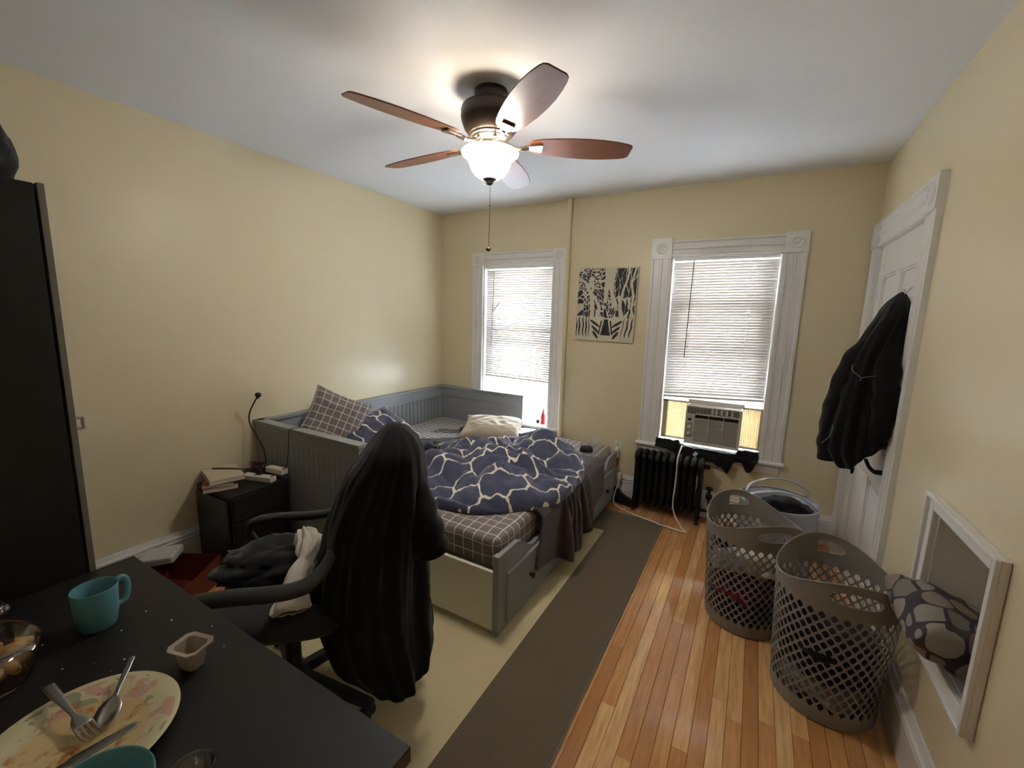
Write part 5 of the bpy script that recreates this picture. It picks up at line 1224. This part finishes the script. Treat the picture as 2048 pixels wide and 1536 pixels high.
# ================================================================ LAUNDRY BASKETS
def basket(name, cx, cy, rb, rt, zlo, zhi, th, label, n=34, rows=17):
    r0 = empty(name, (cx, cy, 0), th, label, 'laundry basket'); zb, zt = .055, zlo-.042; H = 2*((rows+1)//2)
    def rad(z): 
        t = z/zhi; return rb+(rt-rb)*t
    def rim(a): 
        c = abs(math.cos(a)); return zlo+(zhi-zlo)*(c**2.2)
    def P(a, z): r_ = rad(z); return (r_*math.cos(a), r_*math.sin(a), z)
    A = 2*PI/(2*n); hz = (zt-zb)/H
    V = []; F = []; idx = {}
    def vid(i, j):
        k = (i % (2*n), j)
        if k not in idx: idx[k] = len(V); V.append(P(k[0]*A, zb+j*hz))
        return idx[k]
    for i in range(2*n):
        for j in range(0, H+1):
            if (i+j) % 2: continue
            if j == 0: F.append((vid(i-1, 0), vid(i+1, 0), vid(i, 1))); continue
            if j == H: F.append((vid(i+1, H), vid(i-1, H), vid(i, H-1))); continue
            c = [vid(i+1, j), vid(i, j+1), vid(i-1, j), vid(i, j-1)]
            a = i*A; z = zb+j*hz; s = .77
            loc = [(a+A*s, z), (a, z+hz*s), (a-A*s, z), (a, z-hz*s)]; pn = []; pp = []
            for k in range(4):
                q, nx_, pv = loc[k], loc[(k+1) % 4], loc[(k-1) % 4]; f_ = .20
                pn.append(len(V)); V.append(P(q[0]+(nx_[0]-q[0])*f_, q[1]+(nx_[1]-q[1])*f_))
                pp.append(len(V)); V.append(P(q[0]+(pv[0]-q[0])*f_, q[1]+(pv[1]-q[1])*f_))
            for k in range(4):
                k2 = (k+1) % 4; F.append((c[k], c[k2], pp[k2], pn[k])); F.append((c[k], pn[k], pp[k]))
    # bottom band + floor
    ring = [vid(i, 0) for i in range(1, 2*n, 2)]
    lower = []
    for z, rr in ((.030, None), (.006, None), (.0, .97), (.0, .90)):
        row = []
        for i in range(1, 2*n, 2):
            a = i*A; r_ = rad(z)*(rr or 1); row.append(len(V)); V.append((r_*math.cos(a), r_*math.sin(a), z+.0015))
        lower.append(row)
    rws = [ring]+lower
    for a_, b_ in zip(rws[:-1], rws[1:]):
        for i in range(n): F.append((a_[i], b_[i], b_[(i+1) % n], a_[(i+1) % n]))
    F.append(tuple(rws[-1][::-1]))
    # top band, triangulated with handle slots (seam at index 1)
    pts = []; a0 = A
    bot = [(a0+k*2*A, zt) for k in range(n+1)]; top = [(a0+2*PI*(1-k/(4*n)), rim(a0+2*PI*(1-k/(4*n)))) for k in range(4*n+1)]
    pts = bot+top; m = len(pts); edges = [(i, (i+1) % m) for i in range(m)]
    slots = []
    for ac in (PI, 2*PI):
        zc = zhi-.058; hw, hh = .088/rt, .029
        lp = []
        for k in range(28):
            t = 2*PI*k/28; c_, s_ = math.cos(t), math.sin(t); x_ = hw*np.sign(c_)*abs(c_)**.8; lp.append((ac+x_, zc+hh*np.sign(s_)*abs(s_)**.8-.010*(x_/hw)**2))
        b0 = len(pts); pts += lp; edges += [(b0+k, b0+(k+1) % 28) for k in range(28)]; slots.append((ac, zc, hw, hh))
    a = a0+A
    na = 4*n
    for i in range(1, na):
        aa = a0+2*PI*i/na
        for q in range(1, 9):
            z = zt+q*.018
            if z > rim(aa)-.007: break
            if any(abs(aa-s[0]) < s[2]*1.15 and abs(z-s[1]+.010*((aa-s[0])/s[2])**2) < s[3]*1.35 for s in slots): continue
            pts.append((aa, z))
    vs, es, fs, _, _, _ = delaunay_2d_cdt([Vector((p[0]*rt, p[1])) for p in pts], edges, [], 1, 1e-6)
    base = len(V)
    for v in vs: V.append(P(v.x/rt, v.y))
    for f_ in fs:
        cxm = sum(vs[i].x for i in f_)/len(f_)/rt; cz = sum(vs[i].y for i in f_)/len(f_)
        if any(((cxm-s[0])/s[2])**2/1.0 + ((cz-s[1]+.010*((cxm-s[0])/s[2])**2)/s[3])**2 < .93 for s in slots): continue
        if cz > rim(cxm)+.001: continue
        F.append(tuple(base+i for i in f_))
    bm = bmesh.new(); me = bpy.data.meshes.new('tmp'); me.from_pydata(V, [], F); bm.from_mesh(me); bmesh.ops.remove_doubles(bm, verts=bm.verts, dist=.0004); bmesh.ops.recalc_face_normals(bm, faces=bm.faces)
    me2 = bpy.data.meshes.new('basket_shell'); bm.to_mesh(me2); bm.free(); me2.materials.append(MAT['basket']); me2.polygons.foreach_set('use_smooth', [False]*len(me2.polygons))
    o = bpy.data.objects.new('basket_shell', me2); link(o, r0); md = o.modifiers.new('s', 'SOLIDIFY'); md.thickness = .0035; md.offset = 0
    b = MB(); b.tube([P(2*PI*k/120, rim(2*PI*k/120)) for k in range(120)], .0038, 6, closed=True); b.build('rim', MAT['basket'], r0)
    for s in slots:
        b = MB(); lp = [P(s[0]+s[2]*np.sign(math.cos(t))*abs(math.cos(t))**.8, s[1]+s[3]*np.sign(math.sin(t))*abs(math.sin(t))**.8-.010*(abs(math.cos(t))**.8)**2) for t in [2*PI*k/28 for k in range(28)]]
        b.tube(lp, .003, 6, closed=True); b.build('handle_rim', MAT['basket'], r0)
    return r0
basket('laundry_basket', 3.065, -1.205, .182, .222, .545, .635, math.radians(118), 'taupe lattice laundry basket full of clothes, the farther of the two')
basket('laundry_basket', 3.378, -1.575, .186, .220, .545, .635, math.radians(98), 'taupe lattice laundry basket nearest the camera, half empty')
# clothes inside
def inside(nm, cx, cy, items, group):
    for i, (dx, dy, z, rx, ry, rz_, mt, lab) in enumerate(items):
        o = crumple(nm, (cx+dx, cy+dy, z), (rx, ry, rz_), MAT[mt], 40+i*3+int(cx*10), .24, 2.0, -.8, sub=3); tag(o, lab, 'clothing', group)
inside('folded_garment', 3.065, -1.205, [(0, 0, .09, .155, .155, .075, 'black_cloth', 'black clothing at the bottom of the farther laundry basket'), (-.02, .0, .20, .160, .165, .065, 'maroon_cloth', 'maroon clothing low in the farther laundry basket'), (.0, -.01, .30, .165, .165, .06, 'maroon_cloth', 'maroon shirt at mid height in the farther laundry basket'), (-.06, .07, .385, .11, .12, .05, 'black_cloth', 'black garment near the top of the farther laundry basket'), (.06, -.075, .375, .115, .115, .065, 'white_cloth', 'white shirt near the top of the farther laundry basket'), (-.08, -.085, .345, .090, .090, .06, 'grey_cloth', 'grey garment at the left side of the farther laundry basket')], 'clothes in the farther laundry basket')
inside('folded_garment', 3.378, -1.575, [(0, 0, .09, .155, .155, .07, 'grey_cloth', 'grey clothing at the bottom of the nearest laundry basket'), (0, 0, .19, .168, .168, .08, 'black_cloth', 'black clothing filling the lower half of the nearest laundry basket'), (-.0, -.02, .295, .172, .172, .065, 'black_cloth', 'black garment on top of the pile in the nearest laundry basket'), (-.11, .06, .36, .07, .08, .05, 'dark_grey_cloth', 'dark grey garment at the left side of the nearest laundry basket')], 'clothes in the nearest laundry basket')
# silver hamper behind
hp = empty('laundry_hamper', (3.215, -.545, 0), .2, 'silver-grey soft hamper with looped handles in the far corner', 'laundry hamper')
b = MB(); b.lathe([(0, .003), (.205, .003), (.212, .02), (.218, .25), (.222, .44), (.226, .46), (.220, .46), (.212, .25), (.20, .02), (0, .008)], None, 40, cap=False); b.build('hamper_body', MAT['silver_fabric'], hp)
b = MB(); b.tube([(.224*math.cos(2*PI*k/48), .224*math.sin(2*PI*k/48), .462) for k in range(48)], .007, 8, closed=True); b.build('hoop', MAT['silver_fabric'], hp)
for s in (-1, 1):
    b = MB(); b.tube(spline([(s*.02-.19, s*.10, .46), (s*.03-.16, s*.115, .515), (s*.03-.05, s*.13, .555), (s*.03+.06, s*.13, .555), (s*.03+.16, s*.11, .51), (.18, s*.12, .462)], 7), .012, 10, flat=.5); b.build('handle', MAT['silver_fabric'], hp)
o = crumple('black_garment', (3.245, -.56, .395), (.15, .15, .085), MAT['navy_cloth'], 55, .22, 1.9, -.8); tag(o, 'navy-black clothing heaped inside the silver hamper', 'clothing')

# ================================================================ COAT ON THE DOOR
ct = empty('black_jacket', (3.60, -.93, 0), 0, 'black jacket with grey piping hanging on the white door', 'jacket')
CT = [(1.745, 3.552, -.93, -.84), (1.70, 3.525, -.98, -.82), (1.615, 3.490, -1.04, -.80), (1.457, 3.425, -1.06, -.77), (1.24, 3.375, -1.065, -.745), (1.04, 3.352, -1.065, -.735), (.943, 3.352, -1.06, -.74), (.86, 3.40, -1.05, -.76), (.75, 3.46, -1.02, -.78)]
ctt = table(CT)
def cprof(z):
    xl, y0_, y1_ = ctt(z); return ((xl+3.612)/2-3.60, (3.612-xl)/2, (y0_+y1_)/2+.93, (y1_-y0_)/2)
def chem(a):
    d = math.degrees(a) % 360   # 0 = wall, 90 = far (+y), 180 = room side, 270 = camera side
    return float(np.interp(d, [0, 40, 90, 150, 180, 205, 225, 250, 285, 320, 360], [1.0, .95, .86, .86, .88, .90, .86, .87, .95, 1.0, 1.0]))
cb = drape('jacket_body', MAT['black_coat'], cprof, chem, 1.752, fold=.020, par=ct, seed=11, foldf=8)
sleeve('sleeve', [(-.05, -.03, 1.62), (-.155, -.03, 1.42), (-.205, -.02, 1.2), (-.222, -.015, 1.02), (-.212, -.01, .885)], [.015, .062, .060, .055, .058], MAT['black_coat'], ct, 7)
sleeve('sleeve', [(-.05, -.08, 1.58), (-.06, -.115, 1.40), (-.05, -.125, 1.24), (-.05, -.115, 1.08), (-.06, -.10, 1.01)], [.02, .048, .050, .045, .042], MAT['black_coat'], ct, 9)
def onsurf(pts, r, name, mat, par):
    o_ = []
    for p in pts:
        ok, loc, nor, _ = cb.closest_point_on_mesh(Vector(p)); o_.append(loc+nor.normalized()*0 + (Vector(p)-loc).normalized()*.010 if (Vector(p)-loc).length > .001 else loc)
    b = MB(); b.tube(spline(o_, 5), r, 6); b.build(name, mat, par)
onsurf([(-.30, -.16, 1.415), (-.27, -.20, 1.385), (-.20, -.24, 1.345)], .0016, 'piping', MAT['reflective'], ct)
onsurf([(-.20, -.24, 1.325), (-.14, -.26, 1.340), (-.07, -.28, 1.365)], .0016, 'piping', MAT['reflective'], ct)
onsurf([(-.30, -.12, 1.09), (-.305, -.12, 1.03), (-.32, -.10, .97)], .0016, 'piping', MAT['reflective'], ct)
b = MB(); b.tube(spline([(-.12, -.05, .93), (-.122, -.05, .87), (-.12, -.052, .835), (-.117, -.05, .865)], 5), .006, 6); b.build('drawcord', MAT['black_coat'], ct)
b = MB(); b.tube(spline([(3.613, -.92, 1.775), (3.60, -.92, 1.765), (3.588, -.92, 1.745), (3.578, -.92, 1.765)], 5), .005, 8); b.lathe([(0, 0), (.014, 0), (.014, .005), (0, .005)], Matrix.Translation((3.614, -.92, 1.775)) @ Matrix.Rotation(-PI/2, 4, 'Y'), 14); o = b.build('coat_hook', MAT['white_metal']); tag(o, 'small coat hook on the white door above the black jacket', 'hook')

# ================================================================ CUSHION IN THE NICHE
o = pillow('pebble_cushion', .38, .30, .160, MAT['pebble'], Mx((RW+.018, -1.890, .618), math.radians(0), math.radians(20), math.radians(0)) @ Matrix.Rotation(math.radians(90), 4, 'Z'), seed=14, wr=.012); tag(o, 'cushion printed with grey and pink pebbles stuffed in the niche', 'cushion')
